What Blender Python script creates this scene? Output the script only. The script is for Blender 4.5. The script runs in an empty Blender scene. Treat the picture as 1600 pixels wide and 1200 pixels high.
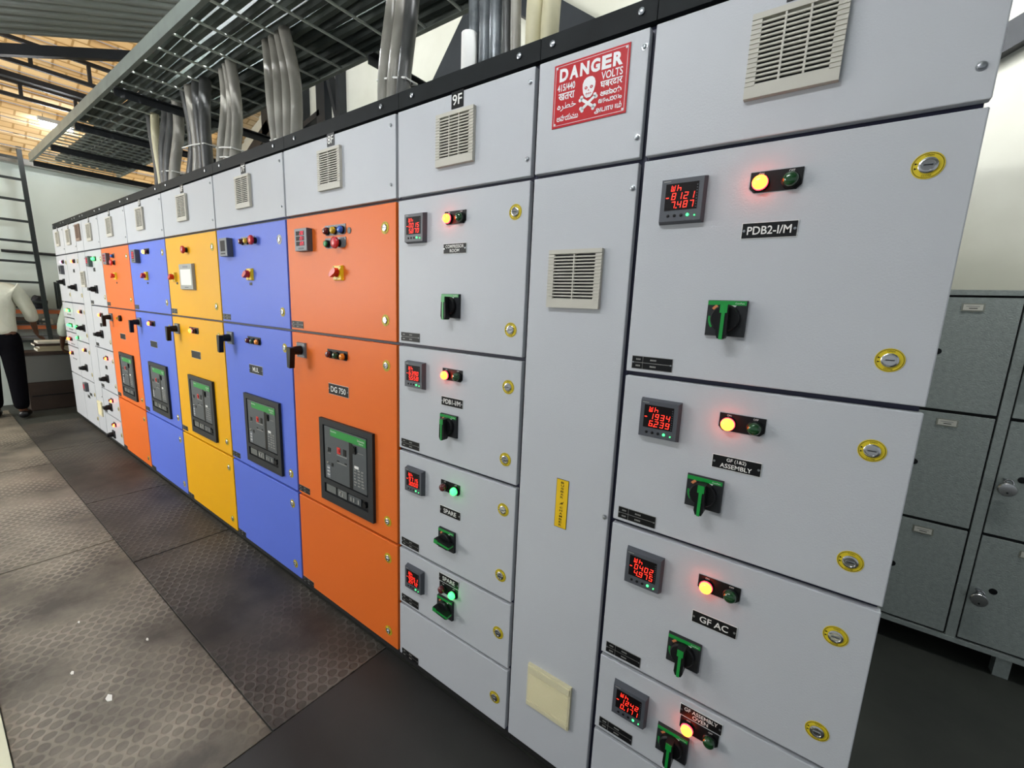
import bpy, bmesh, math, random
from mathutils import Vector, Matrix
random.seed(7)
sc = bpy.context.scene
COL = sc.collection

# ---------------------------------------------------------------- camera
YAW, PIT, ROLL, F = -0.6204, 0.1759, 0.0427, 674.75
CAM = Vector((1.310, -1.0808, 1.5448))
fw = Vector((math.sin(YAW)*math.cos(PIT), math.cos(YAW)*math.cos(PIT), -math.sin(PIT)))
rt = Vector((math.cos(YAW), -math.sin(YAW), 0)); up = rt.cross(fw)
r2 = rt*math.cos(ROLL)+up*math.sin(ROLL); u2 = up*math.cos(ROLL)-rt*math.sin(ROLL)
cd = bpy.data.cameras.new('camera'); cam = bpy.data.objects.new('camera', cd); COL.objects.link(cam)
cd.sensor_width = 36; cd.sensor_fit = 'HORIZONTAL'; cd.lens = F*36/1600; cd.clip_start = 0.02; cd.clip_end = 100
cam.matrix_world = Matrix(((r2.x, u2.x, -fw.x, CAM.x), (r2.y, u2.y, -fw.y, CAM.y), (r2.z, u2.z, -fw.z, CAM.z), (0, 0, 0, 1)))
sc.camera = cam
# ---------------------------------------------------------------- world, exposure
w = bpy.data.worlds.new('world'); sc.world = w; w.use_nodes = True
w.node_tree.nodes['Background'].inputs[0].default_value = (0.86, 0.93, 1.0, 1)
w.node_tree.nodes['Background'].inputs[1].default_value = 0.21
sc.view_settings.view_transform = 'Standard'; sc.view_settings.look = 'None'
sc.view_settings.exposure = 1.1; sc.view_settings.gamma = 1.0; sc.view_settings.use_curve_mapping = False
def area(name, loc, target, sx, sy, power, color=(1, 1, 1)):
    l = bpy.data.lights.new(name, 'AREA'); l.shape = 'RECTANGLE'; l.size = sx; l.size_y = sy
    l.energy = power; l.color = color
    o = bpy.data.objects.new(name, l); COL.objects.link(o); o.location = loc
    o.rotation_euler = (Vector(target)-Vector(loc)).to_track_quat('-Z', 'Y').to_euler()
    return o
# daylight coming in from the open yard side, far left of the aisle, and the open side behind the viewer
area('yard_daylight', (-5.6, -4.2, 2.2), (-3.6, 0.0, .9), 2.4, 2.0, 110, (1.0, 0.98, 0.93))
sun = bpy.data.lights.new('sun', 'SUN'); sun.energy = 3.5; sun.angle = .05; sun.color = (1, .95, .86)
so = bpy.data.objects.new('sun', sun); COL.objects.link(so); so.rotation_euler = (math.radians(-12), math.radians(10), 0)

# ---------------------------------------------------------------- materials
def lin(c):
    if isinstance(c, str):
        c = tuple(int(c[i:i+2], 16)/255 for i in (0, 2, 4))
    return tuple((v/12.92 if v <= .04045 else ((v+.055)/1.055)**2.4) for v in c[:3])+(1,)
MATS = {}
def mat(name, col, rough=.5, metal=0, emit=None, es=0, noise=None, bump=None, spec=None, trans=0, coat=0):
    """noise=(scale, amount[, colour2]); bump=(scale, strength, distance)"""
    if name in MATS: return MATS[name]
    m = bpy.data.materials.new(name); m.use_nodes = True; nt = m.node_tree; b = nt.nodes['Principled BSDF']
    c = lin(col); b.inputs['Base Color'].default_value = c; b.inputs['Roughness'].default_value = rough
    b.inputs['Metallic'].default_value = metal
    if spec is not None: b.inputs['Specular IOR Level'].default_value = spec
    if trans: b.inputs['Transmission Weight'].default_value = trans
    if coat: b.inputs['Coat Weight'].default_value = coat; b.inputs['Coat Roughness'].default_value = .1
    if emit is not None:
        b.inputs['Emission Color'].default_value = emit+(1,); b.inputs['Emission Strength'].default_value = es
    tc = nt.nodes.new('ShaderNodeTexCoord')
    if noise:
        n = nt.nodes.new('ShaderNodeTexNoise'); n.inputs['Scale'].default_value = noise[0]; n.inputs['Detail'].default_value = 5
        nt.links.new(tc.outputs['Object'], n.inputs['Vector'])
        r = nt.nodes.new('ShaderNodeValToRGB'); r.color_ramp.elements[0].position = .35; r.color_ramp.elements[1].position = .68
        c2 = lin(noise[2]) if len(noise) > 2 else tuple(v*(1-noise[1]) for v in c[:3])+(1,)
        r.color_ramp.elements[0].color = c2; r.color_ramp.elements[1].color = c
        nt.links.new(n.outputs['Fac'], r.inputs['Fac']); nt.links.new(r.outputs['Color'], b.inputs['Base Color'])
    if bump:
        n = nt.nodes.new('ShaderNodeTexNoise'); n.inputs['Scale'].default_value = bump[0]; n.inputs['Detail'].default_value = 2
        nt.links.new(tc.outputs['Object'], n.inputs['Vector'])
        bp = nt.nodes.new('ShaderNodeBump'); bp.inputs['Strength'].default_value = bump[1]; bp.inputs['Distance'].default_value = bump[2]
        nt.links.new(n.outputs['Fac'], bp.inputs['Height']); nt.links.new(bp.outputs['Normal'], b.inputs['Normal'])
    MATS[name] = m; return m
PAINT = dict(rough=.40, bump=(260, .22, .002), noise=(1.7, .05), spec=.22)
mat('grey_paint', 'C0C3C8', **PAINT); mat('orange_paint', 'E87028', **PAINT)
mat('blue_paint', '6078DE', **PAINT); mat('yellow_paint', 'F0B000', **PAINT)
mat('navy_frame', '22243C', .5); mat('black_channel', '1B1F21', .6, noise=(9, .35), spec=.15); mat('plinth_black', '141414', .7)
mat('black_plastic', '111214', .42, spec=.25); mat('bezel_grey', '4B4E55', .45); mat('bezel_light', '7C8085', .5); mat('screen', '0A0406', .55, spec=.2)
mat('screen_hmi', 'D8DCC8', .5, emit=(.8, .85, .7), es=.12); mat('white_mark', 'E8E8E4', .5); mat('dim_mark', '8C8C88', .5)
mat('seg_red', 'FF2010', .5, emit=(1, .03, .015), es=1.3)
mat('seg_pink', 'FF3050', .5, emit=(1, .02, .07), es=.7)
mat('led_green', '30FF50', .5, emit=(.05, 1, .2), es=1.5)
mat('lamp_red_on', 'FF6020', .3, emit=(1, .11, .008), es=9)
mat('lamp_red_rim', 'FF2010', .3, emit=(1, .015, .03), es=6)
mat('lamp_green_on', '60FF90', .3, emit=(.02, 1, .07), es=3)
mat('lamp_violet_on', 'E090FF', .3, emit=(.9, .35, 1), es=4)
mat('lamp_amber_on', 'FFB040', .3, emit=(1, .5, .05), es=4)
mat('lamp_red_off', '5A1418', .15, coat=.5); mat('lamp_green_off', '12401C', .15, coat=.5); mat('lamp_yellow_off', 'C9A21A', .15, coat=.5)
mat('lamp_blue_off', '1D5FC0', .15, coat=.5); mat('lamp_orange_off', 'F08A1E', .2, coat=.5)
mat('mushroom_red', 'C42A30', .3); mat('button_green', '1F8A4A', .35); mat('knob_red', 'D02818', .35); mat('plate_yellow', 'F0C810', .4)
mat('sticker_yellow', 'D8C020', .5); mat('sticker_white', 'D8D8D0', .5); mat('chrome', 'C8C8C8', .22, 1); mat('steel_screw', 'A8ACB0', .3, .9)
mat('handle_green', '12903A', .35); mat('tag_orange', 'D08050', .5); mat('vent_cream', 'BEBBB0', .5); mat('vent_cream2', 'D6CFAE', .6); mat('vent_dark', '26262A', .8)
mat('vent_brown', '8A7466', .7)
mat('sign_red', 'B4141E', .45, spec=.2); mat('sign_white', 'E4E4E6', .45); mat('label_yellow', 'E8BE10', .45)
mat('breaker_grey', '4A4F52', .5); mat('breaker_green', '1C9038', .4); mat('breaker_frame', '26282B', .5, spec=.3); mat('breaker_clear', '6A6E6C', .25)
mat('handle_plate', '6A6E72', .45); mat('conduit_grey', '9A9C98', .5)
mat('wall_paint', 'D9D8CB', .85, noise=(1.3, .12, 'C6C4B4'), bump=(30, .15, .004)); mat('wall_far_paint', 'E2EEE8', .85, noise=(1.1, .1), bump=(30, .1, .004))
mat('angle_iron', '23272B', .55, noise=(6, .3)); mat('truss_dark', '2C2E33', .6)
mat('galv', '8E9690', .45, .45, noise=(8, .2)); mat('rod_galv', 'C4CAC2', .5, .1)
mat('cable_grey', '96938A', .38, noise=(5, .3), spec=.6); mat('cable_dark', '4A4B4A', .4, noise=(5, .3), spec=.5)
mat('cable_silver', 'A2A8AC', .2, .4, noise=(7, .4, '4A4F54')); mat('cable_cream', 'C9C3A2', .5, noise=(9, .15))
mat('cable_tray_dark', '666E69', .75, noise=(4, .4), spec=.2); mat('tray_cable_black', '505654', .75, spec=.2); mat('tie_white', 'E6E6E2', .5)
mat('locker_paint', 'A4ACA6', .42, noise=(60, .18), bump=(170, .5, .003)); mat('locker_gap', '0C0E0D', .8); mat('holder', '9C9E90', .35, .6); mat('paper', 'DCD9CC', .8)
mat('shirt', 'C9CCBE', .85, noise=(6, .1), bump=(14, .4, .02)); mat('shirt_b', 'C4D2C4', .85, noise=(6, .1), bump=(14, .4, .02)); mat('trousers', '0A0A0E', .9, spec=.05, bump=(12, .4, .02))
mat('skin', '5A3A28', .5); mat('hair', '0C0A0A', .6); mat('shoe', '0C0C0E', .35)
mat('bag_black', '1A1C24', .55, bump=(9, .6, .03)); mat('shelf_orange', 'C0693C', .6); mat('rack_steel', '222A2A', .45)
mat('wood_dark', '3A2C22', .6, noise=(7, .3)); mat('box_grey', '6E706C', .6); mat('ledger', 'A39A80', .8); mat('kerb_cream', 'C8C7AC', .7, noise=(5, .1))
mat('tube_glow', 'FFFFFF', .4, emit=(.95, .98, 1.0), es=150); mat('tube_glow_soft', 'FFFFFF', .4, emit=(.97, .98, 1.0), es=78); mat('batten_white', 'D0D4D4', .5)
mat('litter', 'D8D8D0', .6)

def roof_mat():
    m = bpy.data.materials.new('roof_sheet'); m.use_nodes = True; MATS['roof_sheet'] = m
    b = m.node_tree.nodes['Principled BSDF']; b.inputs['Base Color'].default_value = lin('7E8682'); b.inputs['Roughness'].default_value = .6
    n = m.node_tree.nodes.new('ShaderNodeTexNoise'); n.inputs['Scale'].default_value = 2.5
    r = m.node_tree.nodes.new('ShaderNodeValToRGB'); r.color_ramp.elements[0].color = lin('767C79'); r.color_ramp.elements[1].color = lin('A8AEAA')
    m.node_tree.links.new(n.outputs['Fac'], r.inputs['Fac']); m.node_tree.links.new(r.outputs['Color'], b.inputs['Base Color'])
roof_mat()
def tile_mat():
    # cream clay tiles, some of them letting daylight through
    m = bpy.data.materials.new('cream_tiles'); m.use_nodes = True; MATS['cream_tiles'] = m; nt = m.node_tree
    b = nt.nodes['Principled BSDF']; b.inputs['Roughness'].default_value = .8
    tc = nt.nodes.new('ShaderNodeTexCoord'); mp = nt.nodes.new('ShaderNodeMapping'); mp.inputs['Rotation'].default_value = (0, 0, math.pi/2)
    br = nt.nodes.new('ShaderNodeTexBrick'); br.inputs['Scale'].default_value = 2.3
    br.inputs['Color1'].default_value = lin('F2E2C4'); br.inputs['Color2'].default_value = lin('E6D0AA'); br.inputs['Mortar'].default_value = lin('C6AE86')
    br.inputs['Mortar Size'].default_value = .022
    nt.links.new(tc.outputs['Object'], mp.inputs['Vector']); nt.links.new(mp.outputs['Vector'], br.inputs['Vector']); nt.links.new(br.outputs['Color'], b.inputs['Base Color'])
    tr = nt.nodes.new('ShaderNodeBsdfTranslucent'); nt.links.new(br.outputs['Color'], tr.inputs['Color'])
    mx = nt.nodes.new('ShaderNodeMixShader'); mx.inputs[0].default_value = .55
    out = nt.nodes['Material Output']
    nt.links.new(b.outputs[0], mx.inputs[1]); nt.links.new(tr.outputs[0], mx.inputs[2]); nt.links.new(mx.outputs[0], out.inputs['Surface'])
tile_mat()
def mat_rubber(name, base, dust, amount, hexes=True):
    m = bpy.data.materials.new(name); m.use_nodes = True; MATS[name] = m; nt = m.node_tree; L = nt.links.new
    b = nt.nodes['Principled BSDF']; b.inputs['Roughness'].default_value = .62
    tc = nt.nodes.new('ShaderNodeTexCoord')
    n = nt.nodes.new('ShaderNodeTexNoise'); n.inputs['Scale'].default_value = 1.5; n.inputs['Detail'].default_value = 9; n.inputs['Roughness'].default_value = .65
    L(tc.outputs['Object'], n.inputs['Vector'])
    r = nt.nodes.new('ShaderNodeValToRGB'); r.color_ramp.elements[0].position = .38; r.color_ramp.elements[1].position = .62
    c1, c2 = lin(base), lin(dust); r.color_ramp.elements[0].color = tuple(c1[i]*(1-amount)+c2[i]*amount for i in range(3))+(1,); r.color_ramp.elements[1].color = c2
    L(n.outputs['Fac'], r.inputs['Fac'])
    if hexes:
        # honeycomb embossing: three cosine waves at sixty degrees
        nd = nt.nodes.new('ShaderNodeTexNoise'); nd.inputs['Scale'].default_value = 5; L(tc.outputs['Object'], nd.inputs['Vector'])
        mx = nt.nodes.new('ShaderNodeVectorMath'); mx.operation = 'MULTIPLY_ADD'; mx.inputs[1].default_value = (.035, .035, 0); L(nd.outputs['Color'], mx.inputs[0]); L(tc.outputs['Object'], mx.inputs[2])
        K = 2*math.pi/(.046*.866); acc = None
        for ax, ay in ((1, 0), (.5, .866), (-.5, .866)):
            dt = nt.nodes.new('ShaderNodeVectorMath'); dt.operation = 'DOT_PRODUCT'; dt.inputs[1].default_value = (ax*K, ay*K, 0); L(mx.outputs[0], dt.inputs[0])
            co = nt.nodes.new('ShaderNodeMath'); co.operation = 'COSINE'; L(dt.outputs['Value'], co.inputs[0])
            if acc is None: acc = co
            else:
                ad = nt.nodes.new('ShaderNodeMath'); ad.operation = 'ADD'; L(acc.outputs[0], ad.inputs[0]); L(co.outputs[0], ad.inputs[1]); acc = ad
        r3 = nt.nodes.new('ShaderNodeMapRange'); r3.inputs['From Min'].default_value = -1.05; r3.inputs['From Max'].default_value = -.25; r3.inputs['To Min'].default_value = 1; r3.inputs['To Max'].default_value = 0
        L(acc.outputs[0], r3.inputs['Value'])
        # worn patches where the embossing has gone
        n2 = nt.nodes.new('ShaderNodeTexNoise'); n2.inputs['Scale'].default_value = 1.6; n2.inputs['Detail'].default_value = 3; L(tc.outputs['Object'], n2.inputs['Vector'])
        r4 = nt.nodes.new('ShaderNodeValToRGB'); r4.color_ramp.elements[0].position = .42; r4.color_ramp.elements[1].position = .58; L(n2.outputs['Fac'], r4.inputs['Fac'])
        mu = nt.nodes.new('ShaderNodeMath'); mu.operation = 'MULTIPLY'; L(r3.outputs['Result'], mu.inputs[0]); L(r4.outputs['Color'], mu.inputs[1])
        mix = nt.nodes.new('ShaderNodeMixRGB'); mix.blend_type = 'MIX'
        mf = nt.nodes.new('ShaderNodeMath'); mf.operation = 'MULTIPLY'; mf.inputs[1].default_value = .38; L(mu.outputs[0], mf.inputs[0]); L(mf.outputs[0], mix.inputs[0])
        mix.inputs[2].default_value = tuple(min(1, x*1.9+.03) for x in c2[:3])+(1,)
        L(r.outputs['Color'], mix.inputs[1]); L(mix.outputs[0], b.inputs['Base Color'])
        bp = nt.nodes.new('ShaderNodeBump'); bp.inputs['Strength'].default_value = .7; bp.inputs['Distance'].default_value = .004; L(mu.outputs[0], bp.inputs['Height']); L(bp.outputs[0], b.inputs['Normal'])
    else:
        L(r.outputs['Color'], b.inputs['Base Color'])
        bp = nt.nodes.new('ShaderNodeBump'); bp.inputs['Strength'].default_value = .3; bp.inputs['Distance'].default_value = .01; L(n.outputs['Fac'], bp.inputs['Height']); L(bp.outputs[0], b.inputs['Normal'])
mat_rubber('rubber_dusty', '2F2A24', '777062', .12)
mat_rubber('rubber_shade_hex', '171512', '46413A', .1)  # dirtier strip, with the shade at the cubicles' foot put into its colour
mat_rubber('rubber_black', '141413', '201F1D', .3, False)
mat_rubber('floor_concrete', '262824', '383A34', .3, False)

# ---------------------------------------------------------------- mesh builder
class MB:
    def __init__(s): s.v = []; s.f = []; s.mi = []; s.mats = []; s.sm = []
    def m(s, name):
        if name not in s.mats: s.mats.append(name)
        return s.mats.index(name)
    def add(s, vs, fs, name, smooth=False, M=None):
        o = len(s.v); k = s.m(name)
        for p in vs: s.v.append(tuple(M @ Vector(p)) if M is not None else tuple(p))
        for f in fs: s.f.append(tuple(i+o for i in f)); s.mi.append(k); s.sm.append(smooth)
    def box(s, a, b, name, M=None):
        (x0, y0, z0), (x1, y1, z1) = a, b
        x0, x1 = min(x0, x1), max(x0, x1); y0, y1 = min(y0, y1), max(y0, y1); z0, z1 = min(z0, z1), max(z0, z1)
        s.add([(x0, y0, z0), (x1, y0, z0), (x1, y1, z0), (x0, y1, z0), (x0, y0, z1), (x1, y0, z1), (x1, y1, z1), (x0, y1, z1)],
              [(0, 3, 2, 1), (4, 5, 6, 7), (0, 1, 5, 4), (1, 2, 6, 5), (2, 3, 7, 6), (3, 0, 4, 7)], name, M=M)
    def frust(s, a, b, inset, name):
        # box whose front (-y) face is inset: a moulded bezel
        (x0, y0, z0), (x1, y1, z1) = a, b; i = inset
        s.add([(x0+i, y0, z0+i), (x1-i, y0, z0+i), (x1, y1, z0), (x0, y1, z0), (x0+i, y0, z1-i), (x1-i, y0, z1-i), (x1, y1, z1), (x0, y1, z1)],
              [(0, 3, 2, 1), (4, 5, 6, 7), (0, 1, 5, 4), (1, 2, 6, 5), (2, 3, 7, 6), (3, 0, 4, 7)], name)
    def prism(s, pts, y0, y1, name, M=None):
        # polygon in the x,z plane (given anticlockwise as seen from -y), front at y0
        n = len(pts); vs = [(p[0], y0, p[1]) for p in pts]+[(p[0], y1, p[1]) for p in pts]
        fs = [tuple(range(n)), tuple(range(2*n-1, n-1, -1))]+[(i, i+n, (i+1) % n+n, (i+1) % n) for i in range(n)]
        s.add(vs, fs, name, M=M)
    def lathe(s, prof, name, c=(0, 0, 0), axis='y', n=20, smooth=True):
        # prof: list of (radius, height); height goes towards -y ('y') or +z ('z') or +x
        vs = []; fs = []
        for r, h in prof:
            for k in range(n):
                a = 2*math.pi*k/n; u, v = r*math.cos(a), r*math.sin(a)
                p = (u, -h, v) if axis == 'y' else ((u, v, h) if axis == 'z' else (h, u, v))
                vs.append((c[0]+p[0], c[1]+p[1], c[2]+p[2]))
        for j in range(len(prof)-1):
            for k in range(n):
                fs.append((j*n+k, j*n+(k+1) % n, (j+1)*n+(k+1) % n, (j+1)*n+k))
        fs.append(tuple(range((len(prof)-1)*n, len(prof)*n))); fs.append(tuple(range(n-1, -1, -1)))
        s.add(vs, fs, name, smooth)
    def tube(s, pts, r, name, n=8, closed=False):
        pts = [Vector(p) for p in pts]; vs = []; fs = []; N = len(pts); prev = None
        for i, p in enumerate(pts):
            a = pts[(i-1) % N] if (closed or i > 0) else p; b = pts[(i+1) % N] if (closed or i < N-1) else p
            t = (b-a).normalized()
            if prev is None:
                prev = t.orthogonal().normalized()
            prev = (prev-t*prev.dot(t)).normalized(); q = t.cross(prev)
            rr = r[i] if isinstance(r, (list, tuple)) else r
            for k in range(n):
                an = 2*math.pi*k/n; vs.append(tuple(p+prev*rr*math.cos(an)+q*rr*math.sin(an)))
        for i in range(N if closed else N-1):
            j = (i+1) % N
            for k in range(n): fs.append((i*n+k, i*n+(k+1) % n, j*n+(k+1) % n, j*n+k))
        if not closed: fs.append(tuple(range(n-1, -1, -1))); fs.append(tuple(range((N-1)*n, N*n)))
        s.add(vs, fs, name, True)
    def bar(s, a, b, wx, wz, name):
        # rectangular bar from a to b
        a, b = Vector(a), Vector(b); d = (b-a); L = d.length; t = d.normalized()
        up0 = Vector((0, 0, 1)) if abs(t.z) < .95 else Vector((0, 1, 0))
        sx = t.cross(up0).normalized(); sz = sx.cross(t).normalized()
        M = Matrix(((sx.x, t.x, sz.x, a.x), (sx.y, t.y, sz.y, a.y), (sx.z, t.z, sz.z, a.z), (0, 0, 0, 1)))
        s.box((-wx/2, 0, -wz/2), (wx/2, L, wz/2), name, M=M)
    def text(s, body, cx, cz, y, name, w=None, h=None, bold=0, rot=0, shear=0):
        vs, fs, (bw, bh) = text_geo(body, bold)
        if not vs: return
        kx = (w/bw) if w else (h/bh); kz = (h/bh) if h else kx
        if w and not h: kz = kx
        ca, sa = math.cos(rot), math.sin(rot); out = []
        for x, z in vs:
            X, Z = x*kx+shear*z*kz, z*kz
            out.append((cx+X*ca-Z*sa, y, cz+X*sa+Z*ca))
        s.add(out, fs, name)
    def build(s, name, parent=None, loc=(0, 0, 0), bevel=0, smooth_angle=35):
        me = bpy.data.meshes.new(name); me.from_pydata(s.v, [], s.f)
        for k in s.mats: me.materials.append(MATS[k])
        me.polygons.foreach_set('material_index', s.mi); me.polygons.foreach_set('use_smooth', s.sm)
        me.update()
        if any(s.sm): me.set_sharp_from_angle(angle=math.radians(smooth_angle))
        return place(name, me, parent, loc, bevel)
def place(name, me, parent=None, loc=(0, 0, 0), bevel=0):
    o = bpy.data.objects.new(name, me); COL.objects.link(o); o.location = loc
    if parent: o.parent = parent
    if bevel:
        b = o.modifiers.new('bevel', 'BEVEL'); b.width = bevel; b.segments = 2; b.limit_method = 'ANGLE'; b.angle_limit = math.radians(50)
    return o
_tg = {}
def text_geo(body, bold=0):
    key = (body, bold)
    if key in _tg: return _tg[key]
    c = bpy.data.curves.new('text', 'FONT'); c.body = body; c.align_x = 'CENTER'; c.resolution_u = 3; c.offset = bold; c.space_line = .85
    o = bpy.data.objects.new('text', c); COL.objects.link(o)
    me = bpy.data.meshes.new_from_object(o)
    vs = [(v.co.x, v.co.y) for v in me.vertices]; fs = [tuple(p.vertices) for p in me.polygons]
    bpy.data.objects.remove(o); bpy.data.curves.remove(c); bpy.data.meshes.remove(me)
    if not vs: _tg[key] = ([], [], (1, 1)); return _tg[key]
    x0, x1 = min(v[0] for v in vs), max(v[0] for v in vs); z0, z1 = min(v[1] for v in vs), max(v[1] for v in vs)
    vs = [(v[0]-(x0+x1)/2, v[1]-(z0+z1)/2) for v in vs]
    _tg[key] = (vs, fs, (x1-x0, z1-z0)); return _tg[key]
def thing(name, label, cat, loc=(0, 0, 0), group=None):
    o = bpy.data.objects.new(name, None); COL.objects.link(o); o.location = loc; o.empty_display_size = .1
    return tag(o, label, cat, group)
def tag(o, label, cat, group=None):
    o['label'] = label; o['category'] = cat
    if group: o['group'] = group
    return o
def struct(o): o['kind'] = 'structure'; return o
CACHE = {}
def cached(key, fn):
    if key not in CACHE:
        b = fn(); o = b.build('tmp'); CACHE[key] = o.data; bpy.data.objects.remove(o)
    return CACHE[key]

# ---------------------------------------------------------------- small devices (origin at their centre on the door face, front towards -y)
SEG = {'0': 'abcdef', '1': 'bc', '2': 'abged', '3': 'abgcd', '4': 'fgbc', '5': 'afgcd', '6': 'afgedc', '7': 'abc', '8': 'abcdefg', '9': 'abcdfg',
       'W': 'fedcbx', 'h': 'fegc', ' ': ''}
def seg_digit(b, ch, x, z, w, h, y, name):
    t = h*.10; sl = .12
    def q(x0, z0, x1, z1):
        pts = [(x0, z0), (x1, z0), (x1, z1), (x0, z1)]
        b.add([(x+px+sl*pz, y, z+pz) for px, pz in pts], [(0, 1, 2, 3)], name)
    S = {'a': (-w/2+t*.3, h/2-t, w/2-t*.3, h/2), 'g': (-w/2+t*.3, -t/2, w/2-t*.3, t/2), 'd': (-w/2+t*.3, -h/2, w/2-t*.3, -h/2+t),
         'f': (-w/2, t*.2, -w/2+t, h/2-t*.2), 'b': (w/2-t, t*.2, w/2, h/2-t*.2), 'e': (-w/2, -h/2+t*.2, -w/2+t, -t*.2), 'c': (w/2-t, -h/2+t*.2, w/2, -t*.2),
         'x': (-t/2, -h/2, t/2, h/2*.6)}
    for k in SEG[ch]: q(*S[k])
def meter_mb(l1, l2, depth=.018, seg='seg_red'):
    b = MB(); b.frust((-.05, -depth, -.05), (.05, -.0003, .05), .004, 'bezel_grey')
    b.box((-.036, -depth-.0008, -.022), (.036, -depth+.001, .036), 'screen')
    y = -depth-.0014
    if l1:
        for i, ch in enumerate('Wh'): seg_digit(b, ch, -.019+i*.0135, .0255, .0085, .0125, y, seg)
        for row, (txt, z) in enumerate(((l1, .008), (l2, -.0105))):
            k = 0
            for ch in txt:
                if ch == '.':
                    b.box((-.024+k*.0135+.0000, y, z-.0078), (-.0215+k*.0135+.0000, y+.0003, z-.0054), seg); continue
                seg_digit(b, ch, -.0165+k*.0135, z, .0088, .0145, y, seg); k += 1
        b.box((-.0335, y, .0045), (-.0275, y+.0003, .0065), seg)
        for i in range(9): b.box((.0325, y, -.019+i*.0058), (.0345, y+.0003, -.0165+i*.0058), 'bezel_grey')
    for i in range(4): b.lathe([(.0034, 0), (.0034, .0012), (.002, .002)], 'led_green' if (i == 3 and l1) else 'black_plastic', (-.026+i*.0145, -depth, -.034), n=10)
    b.lathe([(.0016, 0), (.0016, .002)], 'led_green' if l1 else 'black_plastic', (.033, -depth, -.036), n=8)
    b.box((-.042, -depth-.0004, .0405), (-.026, -depth+.001, .0425), 'dim_mark')
    return b
def meter_old_mb():
    # deep light-grey meter with three rows of pink digits
    b = MB(); b.box((-.05, -.024, -.048), (.05, -.0003, .048), 'bezel_grey'); b.box((-.0485, -.027, -.0465), (.0485, -.0235, .0465), 'bezel_light')
    for r in range(3):
        z = .027-r*.022; b.box((-.036, -.0278, z-.009), (.030, -.0265, z+.009), 'screen')
        for k, ch in enumerate(('230', '231', '229')[r]): seg_digit(b, ch, .000+k*.0105, z, .0075, .014, -.0284, 'seg_pink')
    for i in range(5): b.box((-.018+i*.009, -.0280, -.042), (-.013+i*.009, -.0265, -.034), 'bezel_grey')
    return b
def relay_mb(on=False):
    b = MB(); b.box((-.048, -.026, -.048), (.048, -.0003, .048), 'bezel_grey'); b.box((-.047, -.031, -.047), (.047, -.0255, .047), 'handle_plate')
    b.box((-.030, -.0318, -.022), (.026, -.0305, .034), 'screen')
    if on:
        for r in range(3):
            for k in range(4): seg_digit(b, '8', -.02+k*.012, .024-r*.017, .007, .012, -.0322, 'seg_pink')
    b.box((-.03, -.0316, -.038), (.026, -.0305, -.030), 'black_plastic')
    return b
def plate_mb(w=.094, h=.041, xs=(-.027, .027), caps=('ON', 'OFF'), style='black_plastic'):
    b = MB(); c = .009
    b.prism([(-w/2, h/2), (-w/2, -h/2+c), (-w/2+c, -h/2), (w/2-c, -h/2), (w/2, -h/2+c), (w/2, h/2)], -.0022, -.0003, style)
    for x, t in zip(xs, caps):
        b.text(t, x, h/2-.0045, -.0027, 'white_mark', h=.0042)
    return b
def lamp_mb(kind):
    b = MB(); lit = kind.endswith('_on')
    b.lathe([(.0162, .0003), (.0162, .008), (.0145, .0095)], 'black_plastic', n=22)
    if kind == 'lamp_red_on': b.lathe([(.0150, .0095), (.0150, .012), (.0142, .013)], 'lamp_red_rim', n=22)
    b.lathe([(.0138, .008), (.0138, .017), (.0118, .0205), (.0075, .0228), (.002, .0236)], kind, n=22)
    return b
def rotary_mb(ang=0, top='handle_green'):
    # square black escutcheon with a round knob and grip bar; ang: clockwise turn of the grip seen from the front, 0 = hanging down
    b = MB(); b.frust((-.041, -.010, -.040), (.041, -.0003, .040), .0015, 'breaker_frame')
    b.box((-.039, -.0108, .029), (.039, -.0095, .0385), top)
    b.text('ComPact', .026, .0335, -.0112, 'white_mark', w=.018)
    def arc(a0, a1, r0, r1, m):
        n = 6; pts = [(r1*math.sin(a0+(a1-a0)*i/n), r1*math.cos(a0+(a1-a0)*i/n)) for i in range(n+1)]
        pts += [(r0*math.sin(a1+(a0-a1)*i/n), r0*math.cos(a1+(a0-a1)*i/n)) for i in range(n+1)]
        b.add([(x, -.0107, z) for x, z in pts], [tuple(range(len(pts)))[::-1]], m)
    arc(-.35, .6, .0305, .0365, 'white_mark'); arc(-.95, -.6, .031, .037, 'tag_orange'); arc(-2.2, -1.45, .031, .036, 'handle_green')
    b.lathe([(.030, .009), (.030, .020), (.027, .024)], 'black_plastic', n=28)
    ca, sa = math.cos(ang), math.sin(ang)
    R = Matrix(((ca, 0, -sa, 0), (0, 1, 0, 0), (sa, 0, ca, 0), (0, 0, 0, 1)))
    # grip: wedge from centre to tip with a green face
    b.prism([(-.009, .030), (-.011, -.034), (-.007, -.044), (.007, -.044), (.011, -.034), (.009, .030)], -.042, -.018, 'black_plastic', M=R)
    b.prism([(-.0035, .012), (-.0035, -.0435), (.0035, -.0435), (.0035, .012)], -.0435, -.0405, 'handle_green', M=R)
    b.prism([(-.0075, .030), (-.0075, .012), (.0075, .012), (.0075, .030)], -.0435, -.0405, 'handle_green', M=R)
    b.prism([(-.0035, -.0455), (-.0035, -.0430), (.0035, -.0430), (.0035, -.0455)][::-1], -.0435, -.018, 'handle_green', M=R)
    return b
def rotary_plain_mb():
    b = MB(); b.frust((-.040, -.010, -.038), (.040, -.0003, .038), .0015, 'breaker_frame')
    b.lathe([(.026, .009), (.024, .035), (.021, .045)], 'black_plastic', n=20)
    b.prism([(-.030, .014), (-.030, -.014), (.030, -.014), (.030, .014)], -.062, -.030, 'black_plastic')
    return b
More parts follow.
